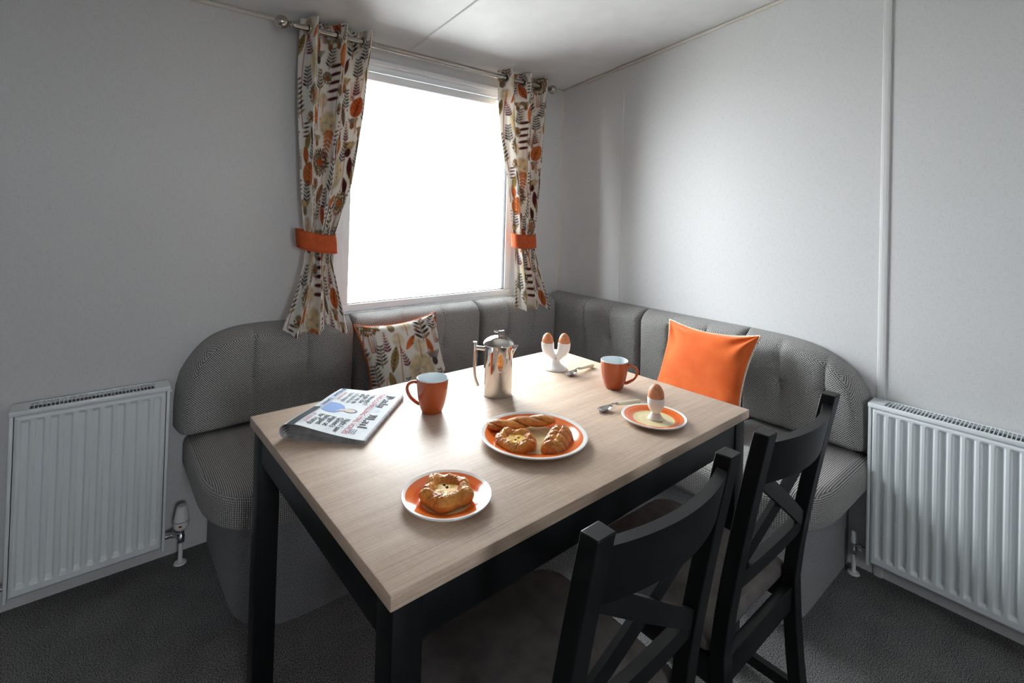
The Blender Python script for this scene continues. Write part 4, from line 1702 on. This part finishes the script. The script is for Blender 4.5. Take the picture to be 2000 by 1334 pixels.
# french press
fp = empty('coffee_press', (-1.327, -1.033, ZT))
R_ = 0.0462
lathe('body', [(0, 0.001), (R_ - 0.003, 0.0), (R_ - 0.0005, 0.0015), (R_, 0.004), (R_, 0.159), (R_ - 0.002, 0.1605), (R_ - 0.004, 0.159), (R_ - 0.004, 0.06), (0, 0.058)], M['steel'], fp, 72)
lid = lathe('lid', [(R_ - 0.003, 0.157), (R_ + 0.004, 0.1608), (R_ + 0.0046, 0.1625), (R_ + 0.0035, 0.1655), (R_ - 0.001, 0.1715), (R_ - 0.008, 0.1775), (R_ - 0.018, 0.1825), (R_ - 0.030, 0.1855), (R_ - 0.040, 0.1866), (0.0, 0.187)], M['steel'], fp, 72, None, 60)
tube('plunger_rod', [(0, 0, 0.186), (0, 0, 0.200)], 0.0032, M['steel'], lid, 12)
ca, sa = math.cos(ra_), math.sin(ra_)


def rot_l(p, a=ra_):
    return (p[0] * math.cos(a) - p[1] * math.sin(a), p[0] * math.sin(a) + p[1] * math.cos(a), p[2])


kb = [rot_l((t, 0, 0.2005 + 0.0022 * abs(t / 0.016) ** 2)) for t in np.linspace(-0.0165, 0.0165, 9)]
tube('knob', kb, 0.0048, M['steel'], lid, 12, False, 0.6)
# spout
V, F = [], []
for k, (o_, w_, z_) in enumerate([(R_ - 0.004, 0.016, 0.118), (R_ + 0.002, 0.013, 0.133), (R_ + 0.009, 0.009, 0.147), (R_ + 0.0165, 0.004, 0.1595)]):
    for a_ in np.linspace(-1, 1, 9):
        V.append(rot_l((o_ * 1.0 - (1 - math.cos(a_ * PI / 2)) * (o_ - R_ * 0.90), a_ * w_, z_ + (0.0 if k < 3 else 0))))
F = grid_faces(4, 9)
sp_ = mk('spout', V, F, M['steel'], fp, True)
so = sp_.modifiers.new('sheet', 'SOLIDIFY')
so.thickness = 0.0012
hx_ = -(R_ + 0.030)
hp = catmull([(hx_, 0, 0.163), (hx_, 0, 0.122), (hx_ + 0.0005, 0, 0.080), (hx_ + 0.004, 0, 0.050), (hx_ + 0.0135, 0, 0.025)], 6)
hd = tube('handle', [rot_l(p) for p in hp], 0.0050, M['steel'], fp, 14)
tube('handle_bracket', [rot_l((hx_, 0, 0.1475)), rot_l((-R_ + 0.003, 0, 0.1445))], 0.0065, M['steel'], hd, 12)
tube('handle_collar', [rot_l((hx_, 0, 0.159)), rot_l((hx_, 0, 0.166))], 0.0062, M['steel'], hd, 12)
tag(fp, 'polished steel coffee press with domed lid in mid table', 'coffee press')


def egg(label, x, y, zb, r=0.0200, tall=1.32, gr=None):
    prof = []
    n = 22
    for k in range(n + 1):
        a = -PI / 2 + PI * k / n
        f = math.sin(a)
        prof.append((max(0.0, r * math.cos(a) * (1 - 0.09 * f)), r * tall * (f + 1)))
    o = lathe('boiled_egg', prof, M['egg'], None, 36, None, 80)
    o.location = (x, y, zb)
    tag(o, label, 'egg', gr)


# double egg cup
ex, ey = -0.984, -0.954
dc = empty('double_egg_cup', (ex, ey, ZT))
lathe('foot', [(0, 0), (0.0420, 0.0), (0.0440, 0.002), (0.0430, 0.005), (0.036, 0.0095), (0.024, 0.017), (0.0170, 0.026), (0.0145, 0.034), (0.0155, 0.043), (0.0, 0.048)], M['porcelain'], dc, 48, None, 60)
for sd in (-1, 1):
    pts = [(0.004, 0.034, 0.0125), (0.011, 0.043, 0.0160), (0.0190, 0.052, 0.0200), (0.0255, 0.062, 0.0226), (0.0295, 0.075, 0.0236), (0.0310, 0.088, 0.0238), (0.0312, 0.0985, 0.0238)]
    V, F = [], []
    sg = 28
    for (o_, z_, rr) in pts:
        for k in range(sg):
            a = 2 * PI * k / sg
            V.append(rot_l((sd * o_ + rr * math.cos(a), rr * math.sin(a), z_)))
    # inner bowl
    for (rr, z_) in ((0.0233, 0.0995), (0.0222, 0.0985), (0.0212, 0.092), (0.0185, 0.080), (0.010, 0.070)):
        for k in range(sg):
            a = 2 * PI * k / sg
            V.append(rot_l((sd * 0.0312 + rr * math.cos(a), rr * math.sin(a), z_)))
    nr_ = len(pts) + 5
    for i in range(nr_ - 1):
        for k in range(sg):
            l = (k + 1) % sg
            F.append((i * sg + k, i * sg + l, (i + 1) * sg + l, (i + 1) * sg + k))
    F.append(tuple((nr_ - 1) * sg + k for k in range(sg)))
    mk('cup', V, F, M['porcelain'], dc, True)
    p = rot_l((sd * 0.0312, 0, 0))
    egg('brown boiled egg in the %s bowl of the double egg cup' % ('left' if sd < 0 else 'right'), ex + p[0], ey + p[1], ZT + 0.0755, 0.0212, 1.40, 'eggs in the double cup')
# little gilt motif on the stem, facing the room
dv = Vector((CAM[0] - ex, CAM[1] - ey, 0)).normalized()
tv = Vector((-dv.y, dv.x, 0))
V, F = [], []
mi = []
for (a_, b_, s_, zz) in ((0, 0.0, 0.0032, 0.044), (-0.003, 0.0, 0.0012, 0.036), (0.003, 0.0, 0.0012, 0.034), (0.001, 0, 0.001, 0.031), (-0.001, 0, 0.0011, 0.039), (0.0035, 0, 0.001, 0.040), (-0.004, 0, 0.001, 0.042)):
    base = len(V)
    for k in range(8):
        an = 2 * PI * k / 8
        V.append(dv * (0.0168 if zz < 0.040 else 0.0200) + tv * (a_ + s_ * math.cos(an)) + Vector((0, 0, zz + s_ * 0.55 * math.sin(an))))
    F.append(tuple(base + k for k in range(8)))
    mi.append(0 if s_ > 0.002 else 1)
mk('painted_motif', V, F, [M['gold'], M['grey_print']], dc, False, mi)
tag(dc, 'white porcelain double egg cup holding two eggs', 'egg cup')

# single egg cup standing on the saucer
sc_ = lathe('egg_cup', [(0, 0), (0.0205, 0.0), (0.0226, 0.001), (0.0220, 0.003), (0.0165, 0.011), (0.0125, 0.018), (0.0130, 0.0215), (0.0178, 0.026), (0.0218, 0.034), (0.0236, 0.047), (0.0240, 0.0605), (0.0232, 0.0613), (0.0222, 0.0605), (0.0205, 0.048), (0.0165, 0.036), (0.0, 0.029)], M['porcelain'], None, 48, None, 60)
CX, CY, CZ = -1.083, -1.4545, ZT + 0.0042
sc_.location = (CX, CY, CZ)
tag(sc_, 'plain white porcelain egg cup standing on the small plate', 'egg cup')
egg('brown boiled egg in the single egg cup', CX, CY, CZ + 0.0375, 0.0228, 1.36)


def spoon(label, x, y, ang, L=0.168):
    r = empty('teaspoon', (x, y, ZT))
    # bowl: shallow dish, origin at its tip, handle along +x
    V, F = [], []
    nu, nv = 18, 13
    bl, bw = 0.052, 0.0155
    for i in range(nu):
        t = i / (nu - 1)
        wv = bw * (math.sin(PI * min(1, max(0.0, t * 0.94 + 0.03))) ** 0.6)
        for j in range(nv):
            q = 2 * j / (nv - 1) - 1
            dip = 0.0075 * (math.sin(PI * t) ** 0.6) * (1 - q * q)
            V.append((t * bl, q * wv, 0.0085 - dip + 0.0065 * t ** 4))
    F = grid_faces(nu, nv)
    b = mk('bowl', V, F, M['steel'], r, True)
    so = b.modifiers.new('sheet', 'SOLIDIFY')
    so.thickness = 0.0012
    tube('neck', catmull([(bl - 0.006, 0, 0.0135), (bl + 0.008, 0, 0.0165), (bl + 0.022, 0, 0.0145)], 5), [0.0036] * 5 + [0.0034] * 5 + [0.0038], M['steel'], r, 10, False, 0.7)
    tube('ferrule', [(bl + 0.018, 0, 0.0145), (bl + 0.028, 0, 0.013)], 0.0052, M['chrome'], r, 12, False, 0.85)
    hp = [(bl + 0.026, 0, 0.0132), (bl + 0.05, 0, 0.0115), (bl + 0.08, 0, 0.0095), (L - 0.012, 0, 0.0078), (L - 0.003, 0, 0.0075), (L, 0, 0.0075)]
    tube('ivory_handle', hp, [0.0056, 0.0066, 0.0076, 0.0084, 0.0070, 0.003], M['ivory'], r, 14, False, 0.85)
    r.rotation_euler = (0, 0, ang)
    tag(r, label, 'spoon', 'ivory-handled teaspoons')


spoon('ivory-handled teaspoon resting beside the egg saucer', -1.178, -1.322, math.atan2(-0.030, 0.166))
spoon('ivory-handled teaspoon lying by the double egg cup', -1.014, -1.044, math.atan2(0.022, 0.164))


# ------------------------------------------------------------------ pastries
def vnoise(P, scale, seed):
    rg = np.random.default_rng(seed)
    out = np.zeros(len(P))
    for k in range(7):
        d = rg.normal(size=3)
        d /= np.linalg.norm(d)
        f = scale * (0.6 + 0.9 * rg.random())
        out += np.sin(P @ d * f + rg.random() * 6.28 + 1.3 * np.sin(P @ rg.normal(size=3) * f * 0.7))
    return out / 7


GOLD, BAKE, DARKB, PALE = np.array(lin((226, 154, 66))), np.array(lin((196, 108, 38))), np.array(lin((120, 60, 26))), np.array(lin((234, 200, 144)))


def bake_color(P, hrel, seed):
    n1 = vnoise(P, 90, seed)
    n2 = 0.6 * vnoise(P, 420, seed + 1) + 0.6 * vnoise(P, 1100, seed + 2)
    t = np.clip(0.30 + 0.9 * n1 + 0.35 * n2 + 0.75 * np.clip(0.85 - hrel, 0, 1), 0, 1)[:, None]
    c = GOLD * (1 - t) + BAKE * t
    k = np.clip((n2 - 0.22) * 2.2, 0, 1)[:, None] * np.clip(hrel, 0, 1)[:, None]
    c = c * (1 - 0.7 * k) + DARKB * 0.7 * k
    p = np.clip((-n2 - 0.30) * 2.0, 0, 1)[:, None]
    return c * (1 - 0.6 * p) + PALE * 0.6 * p


def danish(label, x, y, z, R, rz, seed, hmax=0.034):
    r = empty('danish_pastry', (x, y, z), rz)
    na, nr_ = 240, 90
    a = np.linspace(0, 2 * PI, na, endpoint=False)
    rg = np.random.default_rng(seed)
    nf = 6
    phs = rg.random(4) * 6.28
    # outline with soft corners where the dough is folded in
    out = R * (1 + 0.07 * np.cos(5 * a + phs[0]) + 0.035 * np.cos(3 * a + phs[1]))
    lob = 0.5 + 0.5 * np.cos(nf * a + phs[2] + 0.8 * np.sin(a + phs[3]))
    V, H = [], []
    q = np.linspace(0, 1, nr_)
    for i in range(na):
        # profile: inner crater -> ridge -> outer wall -> bottom
        rin = 0.34 + 0.12 * lob[i]
        hr = hmax * (0.84 + 0.18 * lob[i])
        for t in q:
            if t < 0.35:
                k = t / 0.35
                rr, hh = rin * k, hmax * 0.52
            elif t < 0.6:
                k = (t - 0.35) / 0.25
                rr, hh = rin + (0.70 - rin) * k, hmax * 0.52 + (hr - hmax * 0.52) * math.sin(k * PI / 2) ** 1.5
            elif t < 0.9:
                k = (t - 0.6) / 0.3
                rr, hh = 0.70 + 0.30 * math.sin(k * PI / 2), hr * (1 - 0.62 * (1 - math.cos(k * PI / 2)))
            else:
                k = (t - 0.9) / 0.1
                rr, hh = 1.0 - 0.06 * k, hr * 0.38 * (1 - k)
            V.append((rr * out[i] * math.cos(a[i]), rr * out[i] * math.sin(a[i]), hh))
            H.append(hh / hmax)
    P = np.array(V)
    H = np.array(H)
    d = vnoise(P, 110, seed + 5) * 0.0048 + vnoise(P, 300, seed + 6) * 0.0022 + vnoise(P, 700, seed + 7) * 0.0014 + vnoise(P, 1500, seed + 8) * 0.0008
    # spiral pleats of the folded flaps
    ang = np.arctan2(P[:, 1], P[:, 0])
    rad = np.hypot(P[:, 0], P[:, 1])
    pl = np.abs(np.sin(nf / 2 * ang + rad * 55 + phs[1]))
    d = d - 0.0030 * np.exp(-(pl / 0.14) ** 2) * np.clip((rad / R - 0.3) * 3, 0, 1)
    P[:, 2] = np.maximum(0.0, P[:, 2] + d * np.clip(P[:, 2] / 0.01, 0, 1))
    P[:, :2] *= (1 + 0.5 * d / R)[:, None]
    F = []
    for i in range(na):
        j = (i + 1) % na
        for k in range(nr_ - 1):
            F.append((i * nr_ + k, i * nr_ + k + 1, j * nr_ + k + 1, j * nr_ + k))
    o = mk('crust', P, F, M['pastry'], r, True)
    set_colors(o, bake_color(P, H, seed), 'bake')
    # custard pool
    V = [(0, 0, hmax * 0.60)]
    nn_ = 40
    for ring, hz in ((0.5, 0.615), (1.0, 0.60)):
        for k in range(nn_):
            an = 2 * PI * k / nn_
            i = int(an / (2 * PI) * na)
            rr = (0.42 + 0.10 * lob[i]) * R * ring
            V.append((rr * math.cos(an), rr * math.sin(an), hmax * (hz + 0.03 * math.sin(5 * an + 3 * ring))))
    F = [(0, 1 + k, 1 + (k + 1) % nn_) for k in range(nn_)] + [(1 + k, 1 + nn_ + k, 1 + nn_ + (k + 1) % nn_, 1 + (k + 1) % nn_) for k in range(nn_)]
    cu = mk('custard', V, F, M['custard'], r, True)
    for k in range(2):
        an, rr = rg.random() * 6.28, R * 0.22 * (0.5 + rg.random())
        V2, F2 = lathe_data([(0, 0.0016), (0.002, 0.0012), (0.0032, 0), (0.002, -0.002)], 7, (rr * math.cos(an), rr * math.sin(an), hmax * 0.63))
        mk('raisin', V2, F2, M['choc'], cu, True)
    tag(r, label, 'pastry', 'round danish pastries')


PZ = ZT + 0.0046
danish('round danish with yellow custard alone on the small plate', -1.779, -1.433, PZ, 0.0525, 0.4, 11, 0.028)
danish('round danish with yellow custard on the large plate', -1.516, -1.342, PZ, 0.0525, 1.7, 12, 0.027)


def twist():
    p0, p1 = Vector((-1.530, -1.244)), Vector((-1.362, -1.322))
    L = (p1 - p0).length
    ang = math.atan2(p1.y - p0.y, p1.x - p0.x)
    r = empty('pastry_twist', ((p0.x + p1.x) / 2, (p0.y + p1.y) / 2, PZ + 0.005), ang)
    V, H, G = [], [], []
    n, sg = 130, 44
    for i in range(n):
        t = i / (n - 1)
        x = (t - 0.5) * L
        e = (1 - (2 * abs(t - 0.5)) ** 7 * 0.45)
        tw = t * 2 * PI * 1.45
        for k in range(sg):
            a = 2 * PI * k / sg
            lobe = abs(math.cos(a - tw))
            rr = 0.0172 * e * (0.62 + 0.42 * lobe ** 0.8)
            V.append((x, rr * math.cos(a) * 1.15, 0.013 + rr * math.sin(a) * 0.85))
            G.append(lobe)
            H.append(0.5 + 0.5 * math.sin(a))
    P = np.array(V)
    G = np.array(G)
    P[:, 1] += 0.003 * np.sin(P[:, 0] * 40)
    dn = vnoise(P, 140, 31) * 0.0018 + vnoise(P, 900, 32) * 0.0008
    P[:, 2] = np.maximum(P[:, 2] + dn, 0.0006)
    F = []
    for i in range(n - 1):
        for k in range(sg):
            l = (k + 1) % sg
            F.append((i * sg + k, i * sg + l, (i + 1) * sg + l, (i + 1) * sg + k))
    F += [tuple(range(sg - 1, -1, -1)), tuple((n - 1) * sg + k for k in range(sg))]
    o = mk('dough', P, F, M['pastry'], r, True)
    c = bake_color(P, np.array(H), 33)
    k = np.clip((0.24 - G) / 0.2, 0, 1)[:, None] * np.clip(0.6 + 1.2 * vnoise(P, 60, 3), 0, 1)[:, None]
    c = c * (1 - k) + np.array(lin((58, 32, 18))) * k
    set_colors(o, c, 'bake')
    tag(r, 'long twisted pastry stick with chocolate filling on the large plate', 'pastry')


twist()


def plait():
    p0, p1 = Vector((-1.482, -1.432)), Vector((-1.372, -1.366))
    L = (p1 - p0).length * 1.04
    ang = math.atan2(p1.y - p0.y, p1.x - p0.x)
    r = empty('plaited_pastry', ((p0.x + p1.x) / 2, (p0.y + p1.y) / 2, PZ), ang)
    n, m = 120, 60
    U, W = np.meshgrid(np.linspace(-1, 1, n), np.linspace(-1, 1, m), indexing='ij')
    wid = 0.031 * (1 - 0.25 * np.abs(U) ** 5) * (1 + 0.06 * np.abs(np.sin(U * PI * 2.2 + 0.4)))
    X = U * L / 2 * (1 - 0.05 * W ** 2)
    Y = W * wid
    dome = np.clip(1 - np.abs(W) ** 2.6, 0, 1) ** 0.5 * np.clip(1 - np.abs(U) ** 9, 0, 1) ** 0.5
    ph = U * 2.3 + np.abs(W) * 0.55
    strand = np.abs(np.sin(PI * (ph + 0.18 * np.sign(W))))
    Hh = 0.030 * dome * (0.62 + 0.42 * strand ** 0.6) * (1 - 0.16 * np.exp(-(W / 0.10) ** 2))
    P = np.stack([X.ravel(), Y.ravel(), np.maximum(Hh.ravel(), 0.0)], 1)
    dn = vnoise(P, 150, 41) * 0.0020 + vnoise(P, 900, 42) * 0.0012
    P[:, 2] = np.maximum(0, P[:, 2] + dn * (P[:, 2] > 0.003))
    o = mk('dough', P, grid_faces(n, m), M['pastry'], r, True)
    c = bake_color(P, np.clip(P[:, 2] / 0.03, 0, 1), 43)
    gr_ = np.exp(-(strand.ravel() / 0.2) ** 2)[:, None] * 0.5
    c = c * (1 - gr_) + PALE * 0.8 * gr_
    set_colors(o, c, 'bake')
    rg = np.random.default_rng(9)
    for k in range(26):
        i, j = rg.integers(18, n - 18), rg.integers(14, m - 14)
        p = P[i * m + j]
        s = 0.0011 + 0.0010 * rg.random()
        V2, F2 = lathe_data([(0, s), (s * 0.8, s * 0.6), (s, 0), (s * 0.7, -s * 0.5)], 7, tuple(p))
        mk('chocolate_chip', V2, F2, M['choc'], o, True)
    tag(r, 'plaited pastry sprinkled with chocolate chips on the large plate', 'pastry')


plait()


# ------------------------------------------------------------------ newspaper
# local frame: a = reading direction (0 at the far end), b = down the page (0 at the open edge, grows to the fold)
NPO = Vector((-1.592, -0.890, ZT))
da = Vector((-0.715, -0.699, 0)).normalized()
db_ = Vector((-0.699, 0.715, 0)).normalized()
PL, PW = 0.318, 0.205     # along a, along b
news = empty('newspaper', NPO)


def topz(a, b):
    """height of the upper leaf: lies flat at the open edge, arches up to the fold, more so at the near end"""
    t = np.clip(b / PW, 0, 1)
    n = np.clip(a / PL, 0, 1)
    base = 0.0130
    return base + (0.006 + 0.029 * n) * (t ** 1.4) * (1 - 0.35 * np.clip((t - 0.72) / 0.28, 0, 1) ** 2) + 0.0015 * np.sin(9 * a / PL) * t


def npos(a, b, z):
    return da * float(a) + db_ * float(b) + Vector((0, 0, float(z)))


def leafsheet(name, za, off, m, flat=0.0, a0=0.0, a1=PL):
    """one folded leaf: bottom run, round the fold, back over the top, offset inward by `off`"""
    na = 26
    V = []
    sec = None
    for ia in range(na):
        a = a0 + (a1 - a0) * ia / (na - 1)
        n = a / PL
        pts = []
        # bottom run from the open edge to the fold
        e0 = -0.004 + 2.2 * off + za
        for k in range(10):
            b = e0 + (PW - 0.012 - e0) * k / 9
            pts.append((b, 0.0006 + off))
        tz = lambda b_: (0.0128 - off) * flat + (float(topz(a, max(0, b_))) - off) * (1 - flat)
        zt_ = tz(PW - 0.012)
        zm = (zt_ + 0.0006 + off) / 2
        rz_ = max(0.0015, zt_ - zm)
        rb2 = (0.004 - off * 0.3) * flat + (0.010 + 0.012 * n - off) * (1 - flat)
        for k in range(1, 12):
            an = -PI / 2 + PI * k / 12
            pts.append((PW - 0.012 + rb2 * math.cos(an), zm + rz_ * math.sin(an)))
        for k in range(16):
            b = (PW - 0.012) + (e0 + 0.5 * off - PW + 0.012) * k / 15
            pts.append((b, tz(b)))
        sec = len(pts)
        V += [npos(a, b, z) for b, z in pts]
    o = mk(name, V, grid_faces(na, sec), m, news, True)
    return o


leafsheet('outer_sheet', 0, 0.0, M['paper'])
for k, dz_ in enumerate((-0.007, -0.012, -0.009, -0.017, -0.013, -0.021)):
    leafsheet('inner_sheet', dz_ + 0.002, 0.0010 * (k + 1), M['paper_edge'], (0.06, 0.22, 0.42, 0.62, 0.82, 0.95)[k], a0=0.002 + 0.0012 * (k % 3), a1=PL - 0.001 - 0.0014 * ((k * 2) % 3))


def ink_mesh(name, polys, m, lift=0.0006):
    """polys: lists of (a, b) corners laid on the top leaf, subdivided so that they follow it"""
    V, F = [], []
    for p in polys:
        k = len(V)
        V += [npos(a, b, float(topz(a, b)) + lift) for a, b in p]
        F.append(tuple(range(k, k + len(p))))
    o = mk(name, V, F, m, news)
    return o


def rect(a0, a1, b0, b1, n=6, mb=3):
    P = []
    for i in range(n):
        for j in range(mb):
            x0, x1 = a0 + (a1 - a0) * i / n, a0 + (a1 - a0) * (i + 1) / n
            y0, y1 = b0 + (b1 - b0) * j / mb, b0 + (b1 - b0) * (j + 1) / mb
            P.append([(x0, y0), (x1, y0), (x1, y1), (x0, y1)])
    return P


def text(name, s, a, b, size, m, width=None, bold=0.0, lift=0.0008):
    cu = bpy.data.curves.new(name, 'FONT')
    cu.body = s
    cu.size = size
    cu.offset = bold
    cu.resolution_u = 3
    to = bpy.data.objects.new(name + '_tmp', cu)
    COL.objects.link(to)
    bpy.context.view_layer.update()
    dg = bpy.context.evaluated_depsgraph_get()
    me = bpy.data.meshes.new_from_object(to.evaluated_get(dg))
    bpy.data.objects.remove(to)
    bpy.data.curves.remove(cu)
    bm = bmesh.new()
    bm.from_mesh(me)
    bmesh.ops.triangulate(bm, faces=bm.faces)
    for _ in range(1):
        le = [e for e in bm.edges if e.calc_length() > 0.006]
        if le:
            bmesh.ops.subdivide_edges(bm, edges=le, cuts=1)
    xs = [v.co.x for v in bm.verts] or [0, 1]
    wx = max(xs) - min(xs)
    kx = (width / wx) if width else 1.0
    x0 = min(xs)
    for v in bm.verts:
        aa = a + (v.co.x - x0) * kx
        bb_ = b - v.co.y
        v.co = npos(aa, bb_, float(topz(aa, bb_)) + lift)
    bm.to_mesh(me)
    bm.free()
    me.name = name
    return link(name, me, m, news)


# black-letter masthead drawn with a broad pen
GL = {
    'D': ([[(0.0, 0.95), (0.25, 1.05), (0.62, 0.92), (0.80, 0.62), (0.78, 0.30), (0.50, 0.02), (0.05, 0.05)], [(0.30, 1.0), (0.24, 0.55), (0.30, 0.08)], [(0.46, 0.82), (0.46, 0.25)]], 0.95),
    'a': ([[(0.10, 0.56), (0.30, 0.66), (0.46, 0.56), (0.46, 0.10), (0.56, 0.0)], [(0.46, 0.36), (0.18, 0.30), (0.10, 0.12), (0.24, 0.0), (0.44, 0.10)]], 0.62),
    'i': ([[(0.08, 0.60), (0.18, 0.66), (0.18, 0.10), (0.30, 0.0)], [(0.16, 0.86), (0.24, 0.90)]], 0.38),
    'l': ([[(0.08, 1.0), (0.18, 1.06), (0.18, 0.10), (0.32, 0.0)]], 0.40),
    'y': ([[(0.06, 0.62), (0.14, 0.60), (0.16, 0.14), (0.30, 0.02), (0.46, 0.14)], [(0.44, 0.66), (0.48, 0.60), (0.46, 0.0), (0.34, -0.22), (0.08, -0.28)]], 0.64),
    'M': ([[(0.0, 0.92), (0.18, 1.02), (0.24, 0.5), (0.14, 0.02)], [(0.24, 0.86), (0.46, 1.04), (0.50, 0.5), (0.48, 0.04)], [(0.50, 0.86), (0.74, 1.04), (0.80, 0.5), (0.80, 0.10), (0.94, 0.0)]], 1.02),
}


def masthead(word, a, b, size, length):
    total = sum(GL[c][1] for c in word)
    kx = length / total
    polys = []
    x = 0
    nx_, ny_ = 0.075, 0.060
    for c in word:
        for st in GL[c][0]:
            for (p, q) in zip(st[:-1], st[1:]):
                quad = [(p[0] - nx_, p[1] - ny_), (q[0] - nx_, q[1] - ny_), (q[0] + nx_, q[1] + ny_), (p[0] + nx_, p[1] + ny_)]
                polys.append([(a + (x + u_) * kx, b - v_ * size) for u_, v_ in quad])
        x += GL[c][1]
    ink_mesh('masthead', polys, M['ink'], 0.0009)


masthead('Daily', 0.022, 0.0365, 0.023, 0.098)
masthead('Mail', 0.168, 0.0365, 0.023, 0.092)
# crest between the two words
ink_mesh('crest', [[(0.139 + 0.010 * math.cos(t), 0.026 + 0.008 * math.sin(t)) for t in np.linspace(0, 2 * PI, 12, endpoint=False)]], M['ink_pale'])
ink_mesh('ink_rule', rect(0.012, 0.250, 0.0415, 0.0423, 10, 1) + rect(0.010, 0.300, 0.171, 0.1718, 10, 1), M['ink_grey'])
text('strapline', 'TWO COMPELLING MAIL VOICES', 0.014, 0.0600, 0.020, M['ink_red'], 0.288, 0.0)
b = 0.0810
for s_, w_ in (('I thought I', 0.078), ('might die', 0.070), ('after my op', 0.080), ('collapsed on', 0.082), ('opera stage', 0.078)):
    text('headline', s_, 0.034, b, 0.020, M['ink'] if b < 0.13 else M['ink_grey'], w_, 0.00025)
    b += 0.0165
text('byline', 'EXCLUSIVE', 0.040, b + 0.002, 0.013, M['ink_red'], 0.062)
b = 0.0830
for s_, w_ in (('Night I saw', 0.082), ("Queen's", 0.062), ('anger at', 0.064), ('banquet', 0.066), ('for Trump', 0.076)):
    text('headline', s_, 0.222, b, 0.021, M['ink'], w_, 0.0003)
    b += 0.0175
text('byline', 'BY INSIDER', 0.228, b - 0.002, 0.012, M['ink_red'], 0.062)
# picture of a figure in blue, price box, foot banner
fig = ink_mesh('photo_print', [[(0.158, 0.112), (0.176, 0.114), (0.196, 0.126), (0.199, 0.150), (0.190, 0.168), (0.128, 0.168), (0.130, 0.140), (0.142, 0.122)]], M['ink_blue'], 0.0007)
ink_mesh('photo_print', [[(0.168 + 0.014 * math.cos(t), 0.093 + 0.020 * math.sin(t)) for t in np.linspace(0, 2 * PI, 16, endpoint=False)]], M['ink_grey'], 0.0007)
ink_mesh('photo_print', [[(0.168 + 0.0105 * math.cos(t), 0.095 + 0.016 * math.sin(t)) for t in np.linspace(0, 2 * PI, 16, endpoint=False)]] +
         [[(0.160, 0.106), (0.174, 0.107), (0.186, 0.136), (0.176, 0.150), (0.172, 0.132)]], M['ink_skin'], 0.0009)
ink_mesh('foot_banner', rect(0.004, 0.170, 0.174, 0.188, 10, 3), M['ink_pale'])
ink_mesh('banner_box', rect(0.004, 0.018, 0.175, 0.187, 3, 3), M['ink_navy'], 0.0009)
text('banner_text', 'BRILLIANT', 0.024, 0.1855, 0.013, M['ink_navy'], 0.060, 0.0003, 0.0010)
text('banner_text', 'OFFERS', 0.100, 0.1855, 0.013, M['ink_navy'], 0.058, 0.0003, 0.0010)
ink_mesh('foot_banner', rect(0.172, 0.316, 0.176, 0.197, 8, 4), M['ink_teal'], 0.0008)
for k in range(3):
    ink_mesh('small_print', rect(0.270, 0.296, 0.030 + 0.006 * k, 0.033 + 0.006 * k, 3, 1), M['ink_grey'])
tag(news, 'folded newspaper with Daily Mail masthead lying at the table corner', 'newspaper')
